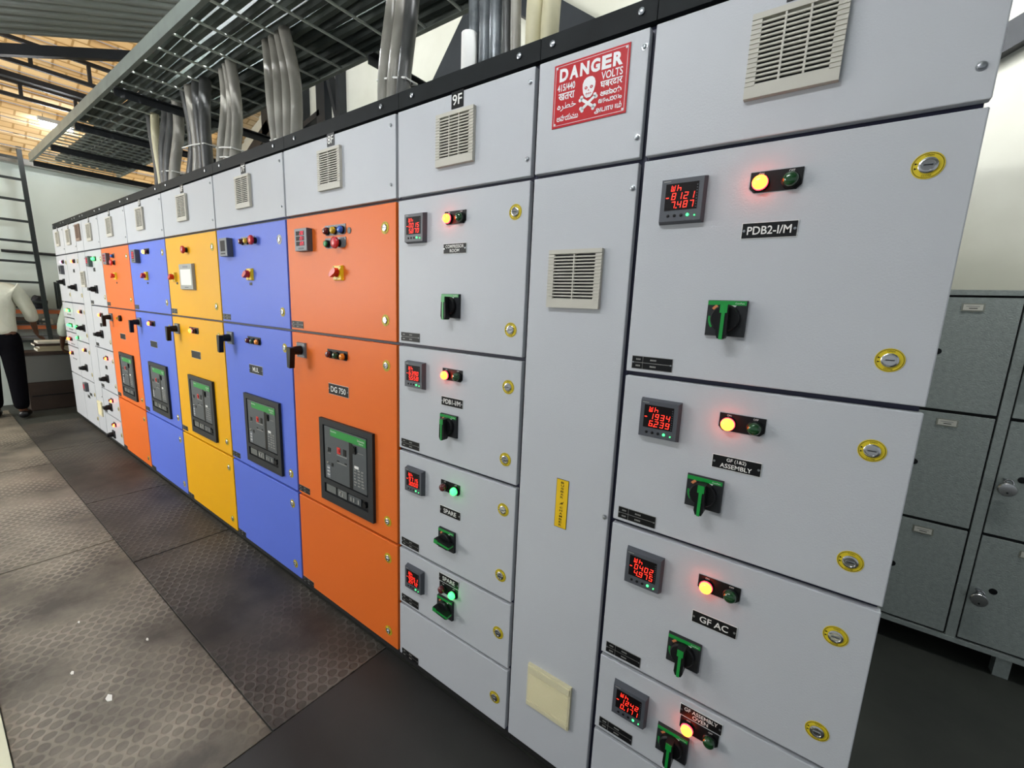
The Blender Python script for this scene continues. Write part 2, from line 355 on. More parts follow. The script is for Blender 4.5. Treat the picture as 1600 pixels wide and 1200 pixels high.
def nameplate_mb(lines, w=.103, h=.033, sz=None, border='white_mark'):
    b = MB(); b.box((-w/2, -.0015, -h/2), (w/2, -.0003, h/2), border); b.box((-w/2+.0012, -.0021, -h/2+.0012), (w/2-.0012, -.0014, h/2-.0012), 'black_plastic')
    n = len(lines); lh = (h-.006)/n
    for i, t in enumerate(lines):
        hh = sz or min(lh*.78, .017); ww = text_geo(t, .012)[2]; kw = hh*ww[0]/ww[1]
        if kw > w-.022: b.text(t, 0, h/2-.003-lh*(i+.5), -.0025, border, w=w-.022, h=hh, bold=.012)
        else: b.text(t, 0, h/2-.003-lh*(i+.5), -.0025, border, h=hh, bold=.012)
    for x in (-w/2+.005, w/2-.005): b.lathe([(.0028, .0018), (.0026, .0034)], 'steel_screw', (x, 0, 0), n=10)
    return b
def numplate_mb(t):
    b = MB(); b.box((-.025, -.0018, -.024), (.025, -.0003, .024), 'black_plastic')
    if t: b.text(t, 0, 0, -.0023, 'white_mark', w=.040, h=.030, bold=.01)
    return b
def spec_mb():
    b = MB(); b.box((-.051, -.0012, -.0165), (.051, -.0003, .0165), 'dim_mark')
    for z0, z1 in ((-.0155, -.0008), (.0008, .0155)):
        b.box((-.050, -.0019, z0), (-.0235, -.0010, z1), 'black_plastic'); b.box((-.0222, -.0019, z0), (.050, -.0010, z1), 'black_plastic')
        zc = (z0+z1)/2
        for x0, x1 in ((-.040, -.037), (-.036, -.033), (-.032, -.029), (-.004, -.001), (.000, .003), (.004, .007), (.008, .011)): b.box((x0, -.0023, zc-.002), (x1, -.0018, zc+.002), 'dim_mark')
    for x in (-.047, .047): b.lathe([(.002, .001), (.002, .003)], 'steel_screw', (x, 0, 0), n=8)
    return b
def lock_mb(st='sticker_yellow'):
    b = MB(); b.lathe([(.0225, .0003), (.0225, .001)], st, n=28)
    b.tube([(.0205*math.cos(a*math.pi/14), -.0011, .0205*math.sin(a*math.pi/14)) for a in range(28)], .0005, 'black_plastic', n=4, closed=True)
    for s in (-1, 1): b.prism([(-.018, .004*s-.0018), (-.0135, .004*s), (-.018, .004*s+.0018)], -.0014, -.0009, 'black_plastic')
    for k, t in ((1, 'OPEN'), (-1, 'CLOSE')): b.text(t, 0, .0168*k, -.0015, 'black_plastic', h=.0032)
    b.lathe([(.0135, .001), (.0135, .004), (.011, .0055), (.0095, .0055), (.0092, .0042)], 'chrome', n=22)
    b.prism([(-.008, .0008), (-.0075, -.0016), (.008, -.0002), (.0075, .0022)], -.0064, -.0040, 'steel_screw')
    b.box((-.0065, -.0068, -.0007), (.0065, -.0062, .0009), 'black_plastic')
    return b
def screw_mb(r=.0075):
    b = MB(); b.lathe([(r, .0003), (r, .0012), (r*.72, .0014), (r*.66, .0045), (r*.4, .0055)], 'steel_screw', n=14); return b
def vent_mb(nm=2, frame='vent_cream', w=.16, h=.156):
    b = MB(); b.box((-w/2, -.003, -h/2), (w/2, -.0003, h/2), frame)
    x0, x1, z0, z1 = -w/2+.018, w/2-.018, -h/2+.022, h/2-.012
    b.box((-w/2, -.013, h/2-.011), (w/2, -.003, h/2), frame); b.box((-w/2, -.013, -h/2), (w/2, -.003, z0), frame)
    b.box((-w/2, -.0118, z0), (x0, -.003, z1), frame); b.box((x1, -.0118, z0), (w/2, -.003, z1), frame)
    b.box((x0, -.0036, z0), (x1, -.003, z1), 'vent_dark')
    n = 14; p = (z1-z0)/n
    for i in range(n):
        z = z0+p*i; t = p*.52
        for a, c in ((x0, x1),):
            b.add([(a, -.0125, z), (c, -.0125, z), (c, -.0125, z+t*.75), (a, -.0125, z+t*.75), (c, -.004, z+t), (a, -.004, z+t), (a, -.0095, z-.0006), (c, -.0095, z-.0006)],
                  [(0, 1, 2, 3), (3, 2, 4, 5), (6, 7, 1, 0), (5, 4, 7, 6)], frame)
        for a, c in ((-w/2, x0), (x1, w/2)): b.box((a, -.0135, z+p*.1), (c, -.0117, z+t), frame)
    for k in range(nm):
        x = x0+(x1-x0)*(k+1)/(nm+1); b.box((x-.0018, -.0130, z0), (x+.0018, -.004, z1), frame)
    return b
def filter_mb():
    b = MB(); w = .16; h = .156; b.box((-w/2, -.010, -h/2), (w/2, -.0003, h/2), 'vent_cream2')
    b.box((-w/2+.004, -.013, h/2-.028), (w/2-.004, -.0095, h/2-.006), 'vent_cream2'); b.box((-w/2+.004, -.012, -h/2+.004), (w/2-.004, -.0095, -h/2+.016), 'vent_cream2')
    for i in range(20):
        z = -h/2+.02+i*.0054; b.add([(-w/2+.006, -.0095, z), (w/2-.006, -.0095, z), (w/2-.006, -.0128, z+.0030), (-w/2+.006, -.0128, z+.0030), (w/2-.006, -.0095, z+.0040), (-w/2+.006, -.0095, z+.0040)], [(0, 1, 2, 3), (3, 2, 4, 5)], 'vent_cream2')
    return b
def estop_mb():
    b = MB(); b.frust((-.031, -.012, -.031), (.031, -.0003, .031), .003, 'plate_yellow')
    b.lathe([(.017, .012), (.016, .020)], 'knob_red', n=18)
    R = Matrix.Rotation(math.radians(-28), 4, 'Y')
    b.prism([(-.026, .004), (-.022, -.009), (.016, -.011), (.026, -.004), (.024, .008), (.0, .012)], -.036, -.018, 'knob_red', M=R)
    for x, z in ((-.022, .024), (.022, .024), (.0, -.025)): b.box((x-.003, -.0128, z-.002), (x+.003, -.0115, z+.002), 'black_plastic')
    return b
def button_mb():
    b = MB(); b.lathe([(.0155, .0003), (.0155, .012), (.014, .014)], 'black_plastic', n=20); b.lathe([(.0115, .013), (.0115, .018), (.010, .019)], 'button_green', n=20); return b
def mushroom_mb():
    b = MB(); b.lathe([(.0155, .0003), (.0155, .012)], 'black_plastic', n=20); b.lathe([(.012, .010), (.013, .016), (.0235, .019), (.0235, .026), (.020, .030), (.010, .0325), (.002, .033)], 'mushroom_red', n=24); return b
def cap_mb():
    b = MB(); b.lathe([(.0125, .0003), (.0125, .002), (.011, .003)], 'handle_plate', n=20); return b
def crank_mb():
    b = MB(); b.frust((-.038, -.009, -.036), (.038, -.0003, .036), .002, 'handle_plate')
    for x in (-.028, .028):
        for z in (-.027, .027): b.lathe([(.004, .009), (.0035, .011)], 'steel_screw', (x, 0, z), n=8)
    b.lathe([(.022, .008), (.021, .025), (.018, .046)], 'black_plastic', n=20)
    b.prism([(-.018, .016), (-.018, -.012), (-.017, -.078), (.005, -.082), (.015, -.010), (.016, .014)], -.068, -.044, 'black_plastic')
    return b
def hmi_mb():
    b = MB(); b.frust((-.11, -.016, -.082), (.11, -.0003, .082), .004, 'conduit_grey'); b.box((-.085, -.0168, -.052), (.085, -.0155, .046), 'screen_hmi')
    b.box((-.03, -.0166, -.069), (.03, -.0155, -.064), 'bezel_grey'); b.box((-.04, -.0166, .056), (.04, -.0155, .068), 'bezel_light'); return b
def keyswitch_mb():
    b = MB(); b.lathe([(.026, .0003), (.026, .014), (.022, .018)], 'black_plastic', n=22); b.lathe([(.014, .018), (.014, .024)], 'chrome', n=18); b.box((-.003, -.034, -.010), (.003, -.023, .010), 'sticker_yellow'); return b
def acb_frame_mb():
    b = MB()
    for a, c in (((-.2, -.014, .172), (.2, -.0003, .2)), ((-.2, -.014, -.2), (.2, -.0003, -.160)), ((-.2, -.014, -.160), (-.170, -.0003, .172)), ((.165, -.014, -.160), (.2, -.0003, .172)), ((-.170, -.014, -.112), (.165, -.0003, -.090))): b.box(a, c, 'breaker_frame')
    b.box((-.170, -.0022, -.160), (.165, -.0003, .172), 'black_plastic')
    return b
def acb_front_mb():
    b = MB(); b.box((-.160, -.012, -.085), (.155, -.002, .168), 'breaker_grey')
    b.box((-.110, -.0135, .128), (.155, -.0115, .162), 'breaker_green'); b.text('MasterPact', -.085, .152, -.0140, 'white_mark', w=.045); b.text('Schneider', .120, .150, -.0140, 'white_mark', w=.05); b.text('Electric', .122, .138, -.0140, 'white_mark', w=.03)
    b.box((.032, -.0128, -.085), (.056, -.0115, .128), 'black_plastic'); b.lathe([(.014, .012), (.012, .020)], 'black_plastic', (.072, 0, .105), n=14); b.box((.058, -.018, .085), (.085, -.0115, .120), 'black_plastic')
    b.box((-.060, -.0135, .055), (-.035, -.0115, .085), 'knob_red'); b.lathe([(.009, .0135), (.008, .0165)], 'mushroom_red', (-.0475, 0, .070), n=14)
    b.box((-.012, -.0135, .055), (.010, -.0115, .085), 'black_plastic'); b.box((-.062, -.0130, .046), (.014, -.0115, .051), 'dim_mark'); b.box((-.060, -.0130, .010), (.012, -.0115, .014), 'dim_mark')
    b.box((-.062, -.0132, .016), (-.048, -.0115, .022), 'black_plastic'); b.box((-.004, -.0132, .016), (.012, -.0115, .022), 'black_plastic')
    b.tube([(-.136, -.013, .070), (-.136, -.013, .042), (-.112, -.013, .042)], .0018, 'dim_mark', n=6); b.box((-.13, -.0135, .05), (-.112, -.0115, .068), 'black_plastic')
    b.lathe([(.006, .012), (.005, .016)], 'chrome', (-.135, 0, -.005), n=10); b.box((-.108, -.0135, -.018), (-.094, -.0115, -.002), 'black_plastic')
    b.box((-.145, -.0135, -.078), (-.118, -.0115, -.018), 'bezel_light')
    for z in (-.065, -.048, -.032): b.box((-.142, -.0142, z), (-.121, -.0130, z+.003), 'white_mark')
    b.box((.070, -.0132, .018), (.1, -.0115, .030), 'white_mark')
    random.seed(3)
    for r in range(6):
        for k in range(3): b.box((.066+k*.026, -.0130, .008-r*.014), (.066+k*.026+random.uniform(.010, .022), -.0115, .014-r*.014), 'dim_mark')
    b.box((.095, -.0130, .092), (.135, -.0115, .094), 'dim_mark')
    return b
def acb_base_mb():
    b = MB(); b.box((-.162, -.009, -.154), (-.085, -.002, -.118), 'breaker_clear'); b.box((-.070, -.009, -.154), (.000, -.002, -.118), 'breaker_clear'); b.box((.012, -.008, -.154), (.105, -.002, -.120), 'breaker_grey')
    b.lathe([(.015, .002), (.013, .014)], 'black_plastic', (.135, 0, -.137), n=14)
    for x in (-.058, -.035, .03, .05, .085): b.box((x, -.0105, -.148), (x+.010, -.0085, -.128), 'dim_mark')
    b.lathe([(.005, .008), (.004, .013)], 'chrome', (-.04, 0, -.130), n=10)
    return b

# ---------------------------------------------------------------- danger sign
def sign_mb():
    b = MB(); W, H = .208, .153
    b.box((-W/2, -.0022, -H/2), (W/2, -.0003, H/2), 'sign_red')
    y = -.0028
    for x0, z0, x1, z1 in ((-.099, .0705, .099, .0715), (-.099, -.0715, .099, -.0705), (-.099, -.0715, -.098, .0715), (.098, -.0715, .099, .0715)):
        b.box((x0, y, z0), (x1, y+.0004, z1), 'sign_white')
    for x in (-.095, .095):
        for z in (-.0675, .0675): b.lathe([(.0028, .0024), (.0026, .0036)], 'sign_white', (x, 0, z), n=10)
    for i, ch in enumerate('DANGER'): b.text(ch, -.0745+i*.0298, .0490, y, 'sign_white', w=.0255, h=.031, bold=.05)
    b.text('415/440', -.066, .0190, y, 'sign_white', w=.052, h=.017, bold=.02)
    b.text('VOLTS', .061, .0200, y, 'sign_white', w=.056, h=.018, bold=.015)
    b.text('खतरा', -.064, -.0030, y, 'sign_white', w=.048, h=.017, bold=.02)
    b.text('घबरदार', .061, -.0005, y, 'sign_white', w=.058, h=.016, bold=.02)
    b.text('\uFEE9\uFEAE\uFEC4\uFEA7', -.062, -.0275, y, 'sign_white', w=.056, h=.020, bold=.015)
    b.text('ಅಪಾಯ', .061, -.0190, y, 'sign_white', w=.056, h=.014, bold=.03)
    b.text('అపాయము', -.058, -.0545, y, 'sign_white', w=.064, h=.015, bold=.02)
    b.text('അപായം', .060, -.0370, y, 'sign_white', w=.062, h=.011, bold=.03)
    b.text('அபாயம்', .056, -.0560, y, 'sign_white', w=.072, h=.017, bold=.02)
    # skull
    def poly(pts, name, yy): b.add([(x, yy, z) for x, z in pts], [tuple(range(len(pts)))], name)
    sk = [(-.010, -.013), (-.015, -.004), (-.0175, .008), (-.0175, .017), (-.014, .0255), (-.007, .0305), (.001, .0315), (.009, .0300), (.0150, .0245), (.0180, .0165), (.0180, .008), (.0150, -.003), (.0100, -.013), (.0050, -.017), (-.005, -.017)]
    zo = -.004
    poly([(x, z+zo) for x, z in sk][::-1], 'sign_white', y-.0003)
    for sx in (-1, 1):
        poly([(sx*.0075+.0042*math.cos(a*math.pi/5), .0065+zo+.0036*math.sin(a*math.pi/5)) for a in range(10)], 'sign_red', y-.0007)
        poly([(sx*.0075+.0014*math.cos(a*math.pi/4), .0065+zo+.0014*math.sin(a*math.pi/4)) for a in range(8)], 'sign_white', y-.0010)
    poly([(-.0022, -.0015+zo), (.0022, -.0015+zo), (0, .0030+zo)], 'sign_red', y-.0007)
    b.box((-.0085, y-.0008, -.0080+zo), (.0085, y-.0005, -.0068+zo), 'sign_red')
    for x in (-.005, 0, .005): b.box((x-.0004, y-.0008, -.0105+zo), (x+.0004, y-.0005, -.0045+zo), 'sign_red')
    # crossed bones
    for s in (-1, 1):
        a, c = Vector((-.019*s, -.021)), Vector((.016*s, -.045)); d = (c-a).normalized(); n = Vector((-d.y, d.x))*.0036
        p = [a+n, a-n, c-n, c+n]; p = [(q.x, q.y) for q in p]
        poly(p, 'sign_white', y-.0001*(2+s))
        for e, sg in ((a, -1), (c, 1)):
            for k in (-1, 1):
                q = e+d*sg*.0015+n*k*.95; poly([(q.x+.0046*math.cos(t*math.pi/5), q.y+.0046*math.sin(t*math.pi/5)) for t in range(10)], 'sign_white', y-.0001*(2+s))
    return b
def busbar_label_mb():
    b = MB(); b.box((-.0205, -.0012, -.077), (.0205, -.0003, .077), 'black_plastic'); b.box((-.0192, -.0018, -.0757), (.0192, -.0010, .0757), 'label_yellow')
    for i, ch in enumerate('BUSBAR'): b.text(ch, 0, .067-i*.0092, -.0022, 'black_plastic', w=.0095, h=.0064, rot=0, bold=.02)
    for i, ch in enumerate('CHAMBER'): b.text(ch, 0, -.012-i*.0092, -.0022, 'black_plastic', w=.0095, h=.0064, bold=.02)
    b.prism([(-.007, -.004), (.001, .006), (.001, .001), (.008, .010), (.002, -.003), (.001, .002)][::-1], -.0024, -.0017, 'black_plastic')
    return b

# ---------------------------------------------------------------- the switchboard: twelve cubicles side by side
Z1, Z2, Z3, Z4, Z5, ZB, ZT = 1.908, 1.389, .975, .555, .297, .05, 2.2
DEPTH = .95
def dev(door, key, name, fn, x, z, label=None):
    wx, wz = door['_c']
    o = place(name, cached(key, fn), door, (x-wx, -.0, z-wz))
    if label: o['label'] = label
    return o
def door(cub, x0, x1, z0, z1, paint, name='compartment_door'):
    ox = cub.location.x
    a, c = x0+.002, (x1+.004 if x1 > 1.4 else x1-.012); b, d = z0+.006, z1-.006
    cx, cz = (a+c)/2, (b+d)/2
    m = MB(); m.box((a-cx, 0, b-cz), (c-cx, .020, d-cz), paint)
    o = m.build(name, cub, (cx-ox, 0, cz), bevel=.0022)
    o['_c'] = (cx, cz); return o
def cubicle(x0, x1, paint, label, splits, name='switchgear_cubicle', group='cubicles of the switchboard', side='grey_paint'):
    t = thing(name, label, 'switchgear cubicle', (x0, 0, 0), group)
    m = MB(); m.box((.001, .0215, .03), (x1-x0-.001, DEPTH, ZT+.004), 'navy_frame')
    m.box((.0005, .06, .05), (x1-x0-.0005, DEPTH+.002, ZT), side)
    m.build('carcass', t)
    m = MB(); m.box((.001, .004, ZT+.006), (x1-x0-.001, .05, ZT+.058), 'black_channel'); m.box((.001, .05, ZT+.006), (x1-x0-.001, DEPTH, ZT+.02), 'black_channel')
    for fx in (.12, .88):
        m.lathe([(.008, .0), (.008, .004), (.004, .006)], 'steel_screw', ((x1-x0)*fx, .004, ZT+.034), n=8)
    m.build('top_channel', t)
    m = MB(); m.box((.001, .022, .0015), (x1-x0-.001, DEPTH-.02, .032), 'plinth_black'); m.build('plinth', t)
    ds = []
    zs = [ZT]+splits+[ZB-.004]
    for i in range(len(zs)-1):
        p = paint if (i > 0 or paint.startswith('grey')) else 'grey_paint'
        ds.append(door(t, x0, x1, zs[i+1], zs[i], p, 'top_cover' if i == 0 else 'compartment_door'))
    return t, ds
def screws(d, x, zs):
    for z in zs: dev(d, 'screw', 'cover_screw', screw_mb, x, z)
def locks(d, x, zs, st='sticker_yellow'):
    for z in zs: dev(d, 'lock'+st, 'quarter_turn_lock', lambda: lock_mb(st), x, z)
def plate(d, key, x, z, lamps, w=.094, capl=None, style='black_plastic', gap=.054):
    n = len(lamps); xs = [(-(n-1)/2+i)*gap for i in range(n)]
    caps = capl or (('ON', 'OFF') if n == 2 else ('',)*n)
    dev(d, 'plate%s%d%s' % (key, n, style), 'indicator_plate', lambda: plate_mb(w, .041, xs, caps, style), x, z)
    for k, l in zip(xs, lamps):
        if l == 'mushroom': dev(d, 'mush', 'mushroom_button', mushroom_mb, x+k+(.028 if n == 3 else 0), z-.003)
        elif l == 'button': dev(d, 'btn', 'push_button', button_mb, x+k, z-.003)
        elif l: dev(d, 'lamp'+l, 'indicator_lamp', lambda: lamp_mb(l), x+k, z-.003, 'lit indicator lamp' if l.endswith('_on') else None)
RON, ROFF, GON, GOFF = 'lamp_red_on', 'lamp_red_off', 'lamp_green_on', 'lamp_green_off'
def feeder(x, i, ds, left, right, spec):
    """the standard fittings of the i-th door of a grey feeder cubicle"""
    l1, l2, lamps, names, ang, top = spec
    d = ds[i]; zt = (ZT, Z1, Z2, Z3, Z4, Z5)[i]; zb = (Z1, Z2, Z3, Z4, Z5, ZB)[i]
    mx = left+.102; px = left+.284
    dev(d, 'm'+l1+l2, 'energy_meter', lambda: meter_mb(l1, l2), mx, zt-.106)
    if i == 4:
        dev(d, 'np'+'/'.join(names), 'nameplate', lambda: nameplate_mb(names), px, zt-.038)
        rz = zt-.153
        dev(d, 'rot%.2f' % ang, 'rotary_handle', lambda: rotary_mb(ang), px-(.012 if left < .5 else .060), rz)
        plate(d, 'std', px, zt-.078, lamps)
        dev(d, 'spec', 'rating_label', spec_mb, left+.067, zb+.032)
    else:
        plate(d, 'std', px, zt-.084, lamps)
        dev(d, 'np'+'/'.join(names), 'nameplate', lambda: nameplate_mb(names), px, zt-.181)
        rz = {1: 1.540, 2: 1.123, 3: .684}[i]
        dev(d, 'rot%.2f' % ang, 'rotary_handle', lambda: rotary_mb(ang), px-(.010 if left < .5 else .060), rz)
        dev(d, 'spec', 'rating_label', spec_mb, left+.067, zb+.031)
    lx = right-.059
    locks(d, lx, {1: (1.820, 1.476), 2: (1.297, 1.058), 3: (.883, .643), 4: (.422,)}[i])

# 10F
L, R = .899, 1.473
t, ds = cubicle(L, R, 'grey_paint', 'grey switchgear cubicle at the right end of the board, tagged PDB2-I/M and GF ASSEMBLY', [Z1, Z2, Z3, Z4, Z5])
dev(ds[0], 'vent2', 'vent_grille', lambda: vent_mb(2), 1.184, 2.066); dev(ds[0], 'n10F', 'number_plate', lambda: numplate_mb('10F'), 1.184, 2.178)
screws(ds[0], 1.456, (2.155, 1.966))
feeder(t, 1, ds, L, R, ('8121', '7.487', (RON, GOFF), ('PDB2-I/M',), 0, 0))
feeder(t, 2, ds, L, R, ('1934', '6.239', (RON, GOFF), ('GF (1&2)', 'ASSEMBLY'), 0, 0))
feeder(t, 3, ds, L, R, ('0402', '4.975', (RON, GOFF), ('GF AC',), 0, 0))
feeder(t, 4, ds, L, R, ('1242', '0.171', (RON, GOFF), ('GF ASSEMBLY', 'OVEN'), 0, 0))
locks(ds[5], R-.059, (.156,)); dev(ds[5], 'spec', 'rating_label', spec_mb, L+.067, ZB+.03)
# busbar chamber
L, R = .583, .899
t, ds = cubicle(L, R, 'grey_paint', 'narrow grey busbar chamber with red danger sign and yellow lettered sticker', [Z1], 'busbar_chamber')
t['category'] = 'busbar chamber'
dev(ds[0], 'sign', 'danger_sign', sign_mb, .739, 2.098, 'red sign with white lettering, skull and crossed bones'); screws(ds[0], .877, (2.155, 1.960))
screws(ds[1], .877, (1.845, .976)); dev(ds[1], 'vent1', 'vent_grille', lambda: vent_mb(1), .734, 1.627); dev(ds[1], 'filter', 'filter_grille', filter_mb, .739, .306, 'cream pleated filter grille')
dev(ds[1], 'bus', 'warning_sticker', busbar_label_mb, .739, .972, 'upright yellow sticker with black letters')
# 9F
L, R = 0, .583
t, ds = cubicle(L, R, 'grey_paint', 'grey switchgear cubicle tagged 9F and COMPRESSOR ROOM, right of the orange one', [Z1, Z2, Z3, Z4, Z5])
dev(ds[0], 'vent2', 'vent_grille', lambda: vent_mb(2), .281, 2.061); dev(ds[0], 'n9F', 'number_plate', lambda: numplate_mb('9F'), .284, 2.173); screws(ds[0], .557, (2.157, 1.959))
feeder(t, 1, ds, L, R, ('0015', '5.870', (RON, GOFF), ('COMPRESSOR', 'ROOM'), 0, 0))
feeder(t, 2, ds, L, R, ('6390', '5.558', (RON, GOFF), ('PDB1-I/M',), 0, 0))
feeder(t, 3, ds, L, R, ('9715', '3.000', (ROFF, GON), ('SPARE',), math.pi/2*.95, 0))
feeder(t, 4, ds, L, R, ('0051', '2.472', (ROFF, GON), ('SPARE',), math.pi/2*.95, 0))
locks(ds[5], R-.063, (.156,)); dev(ds[5], 'spec', 'rating_label', spec_mb, L+.067, ZB+.018)

def incomer(L, R, paint, label, num, nm, nameplates, lamps2, style):
    t, ds = cubicle(L, R, paint, label, [Z1, Z2, .552])
    d0, d1, d2, d3 = ds; W = R-L
    dev(d0, 'vent1', 'vent_grille', lambda: vent_mb(1), L+.372, 2.066); dev(d0, 'n'+num, 'number_plate', lambda: numplate_mb(num), L+.378, 2.178); screws(d0, R-.038, (2.160, 1.962))
    dev(d1, 'spec', 'rating_label', spec_mb, L+.06, 1.421); dev(d2, 'spec', 'rating_label', spec_mb, L+.056, .586); dev(d3, 'spec', 'rating_label', spec_mb, L+.056, .066)
    white = style == 'seven'
    locks(d1, R-.074, (1.816,), 'sticker_white' if white else 'sticker_yellow'); locks(d1, R-.076, (1.474,)); locks(d2, R-.073, (1.297, .637)); locks(d3, R-.073, (.468, .118))
    dev(d2, 'crank', 'door_handle', crank_mb, L+.092, 1.302, 'black pistol door handle on a grey plate')
    if style != 'four': plate(d2, 'tri' if len(lamps2) == 3 else 'duo', L+.382, 1.308, lamps2, w=.150, capl=('',)*len(lamps2), gap=.053)
    else: dev(d2, 'key', 'key_switch', keyswitch_mb, L+.385, 1.306)
    if nm: dev(d2, 'npb'+nm, 'nameplate', lambda: nameplate_mb((nm,), .152, .049, .026, 'white_mark'), L+.382, 1.149)
    f = dev(d2, 'acbf', 'breaker_frame', acb_frame_mb, L+.436, .803)
    for nme, key, fn in (('breaker_front', 'acbm', acb_front_mb), ('breaker_base', 'acbb', acb_base_mb)):
        dev(d2, key, nme, fn, L+.436, .803)
    if style == 'eight':
        dev(d1, 'mold', 'digital_meter', meter_old_mb, L+.165, 1.799)
        plate(d1, 'tri', L+.392, 1.829, (ROFF, 'lamp_yellow_off', 'lamp_blue_off'), w=.150, capl=('R', 'Y', 'B'), style='handle_plate', gap=.053)
        dev(d1, 'cap', 'hole_plug', cap_mb, L+.490, 1.821)
        plate(d1, 'tri2', L+.392, 1.778, ('button', 'mushroom', None), w=.150, capl=('', '', ''), style='handle_plate', gap=.053)
        dev(d1, 'estop', 'emergency_switch', estop_mb, L+.412, 1.655)
    elif style == 'seven':
        dev(d1, 'relay0', 'protection_relay', relay_mb, L+.150, 1.801)
        plate(d1, 'tri', L+.38, 1.827, (ROFF, 'lamp_yellow_off', 'mushroom'), w=.150, capl=('', '', ''), style='handle_plate', gap=.056)
        dev(d1, 'estop', 'emergency_switch', estop_mb, L+.39, 1.656)
    elif style == 'six':
        dev(d1, 'mush', 'mushroom_button', mushroom_mb, L+.375, 1.814); dev(d1, 'hmi', 'touch_panel', hmi_mb, L+.368, 1.648); dev(d1, 'estop', 'emergency_switch', estop_mb, L+.128, 1.648)
    elif style == 'five':
        dev(d1, 'relay1', 'protection_relay', lambda: relay_mb(True), L+.215, 1.805)
        plate(d1, 'duo2', L+.43, 1.835, ('lamp_amber_on', ROFF), w=.11, capl=('', ''), gap=.06); dev(d1, 'estop', 'emergency_switch', estop_mb, L+.38, 1.66)
    else:
        dev(d1, 'mold', 'digital_meter', meter_old_mb, L+.20, 1.81)
        plate(d1, 'one', L+.375, 1.832, ('lamp_blue_off',), w=.06, capl=('',), style='handle_plate'); plate(d1, 'one', L+.375, 1.777, ('mushroom',), w=.06, capl=('',), style='handle_plate')
        dev(d1, 'estop', 'emergency_switch', estop_mb, L+.38, 1.665)
    if style in ('seven', 'six', 'five', 'four'):
        x = L+(.16 if style == 'six' else .385)
        dev(d1, 'tiny', 'small_label', lambda: (lambda b: (b.box((-.014, -.0015, -.007), (.014, -.0003, .007), 'black_plastic'), b)[1])(MB()), x, 1.608)
    return t, ds
B = [-4.053, -3.239, -2.408, -1.568, -.788, 0]
incomer(B[4], B[5], 'orange_paint', 'orange switchgear cubicle with round-headed red button, tagged 8F and DG 750', '8F', 'DG 750', 0, (ROFF, GOFF, 'lamp_orange_off'), 'eight')
incomer(B[3], B[4], 'blue_paint', 'blue switchgear cubicle tagged MUL, between the yellow and the nearer orange one', '7F', 'MUL', 0, (ROFF, GOFF, 'lamp_orange_off'), 'seven')
incomer(B[2], B[3], 'yellow_paint', 'yellow switchgear cubicle with pale touch panel, the only yellow one', '6F', ' ', 0, (RON, ROFF), 'six')
incomer(B[1], B[2], 'blue_paint', 'blue switchgear cubicle with a glowing amber lamp, between far orange and yellow', '5F', ' ', 0, (RON, ROFF), 'five')
incomer(B[0], B[1], 'orange_paint', 'far orange switchgear cubicle with key switch, next to the far grey ones', '4F', ' ', 0, (ROFF,), 'four')
# 3F
L, R = -4.655, B[0]
t, ds = cubicle(L, R, 'grey_paint', 'far grey switchgear cubicle left of the far orange one, one lamp per door', [Z1, Z2, Z3, Z4, Z5])
dev(ds[0], 'vent1', 'vent_grille', lambda: vent_mb(1), L+.285, 2.066); dev(ds[0], 'n3F', 'number_plate', lambda: numplate_mb('3F'), L+.29, 2.178); screws(ds[0], R-.03, (2.165, 1.965))
def old_feeder(d, L, zt, zr, lamps, R, lockz, met=True):
    if met: dev(d, 'relay1', 'energy_meter', lambda: relay_mb(True), L+.20, zt-.105)
    plate(d, 'far', L+.35, zt-.082, lamps)
    dev(d, 'blankn', 'nameplate', lambda: nameplate_mb((' ',), .07, .035, .02, 'dim_mark'), L+.29, zt-.18)
    dev(d, 'rotp', 'rotary_handle', rotary_plain_mb, L+.29, zr)
    locks(d, R-.05, lockz)
old_feeder(ds[1], L, Z1, 1.545, (GON, GON), R, (1.82, 1.476)); old_feeder(ds[2], L, Z2, 1.120, (RON, ROFF), R, (1.3, 1.06), False)
old_feeder(ds[3], L, Z3, .682, (ROFF, RON), R, (.88, .64), False); old_feeder(ds[4], L, Z4, .395, (ROFF, RON), R, (.42,), False)
plate(ds[5], 'far', L+.35, .227, (ROFF, RON)); dev(ds[5], 'rotp', 'rotary_handle', rotary_plain_mb, L+.28, .112); locks(ds[5], R-.05, (.156,))
for d, z in zip(ds[1:], (1.42, 1.005, .585, .325)): dev(d, 'spec', 'rating_label', spec_mb, L+.066, z)
# far busbar chamber
L, R = -4.95, -4.655
t, ds = cubicle(L, R, 'grey_paint', 'narrow grey busbar chamber near the far end with a brownish vent on its top cover', [Z1], 'busbar_chamber')
t['category'] = 'busbar chamber'
dev(ds[0], 'ventb', 'vent_grille', lambda: vent_mb(1, 'vent_brown'), L+.147, 2.09, 'brownish vent grille'); dev(ds[1], 'vent1', 'vent_grille', lambda: vent_mb(1), L+.13, 1.64); dev(ds[1], 'filter', 'filter_grille', filter_mb, L+.147, .306, 'cream pleated filter grille')
screws(ds[1], R-.03, (1.84, .976, .45))
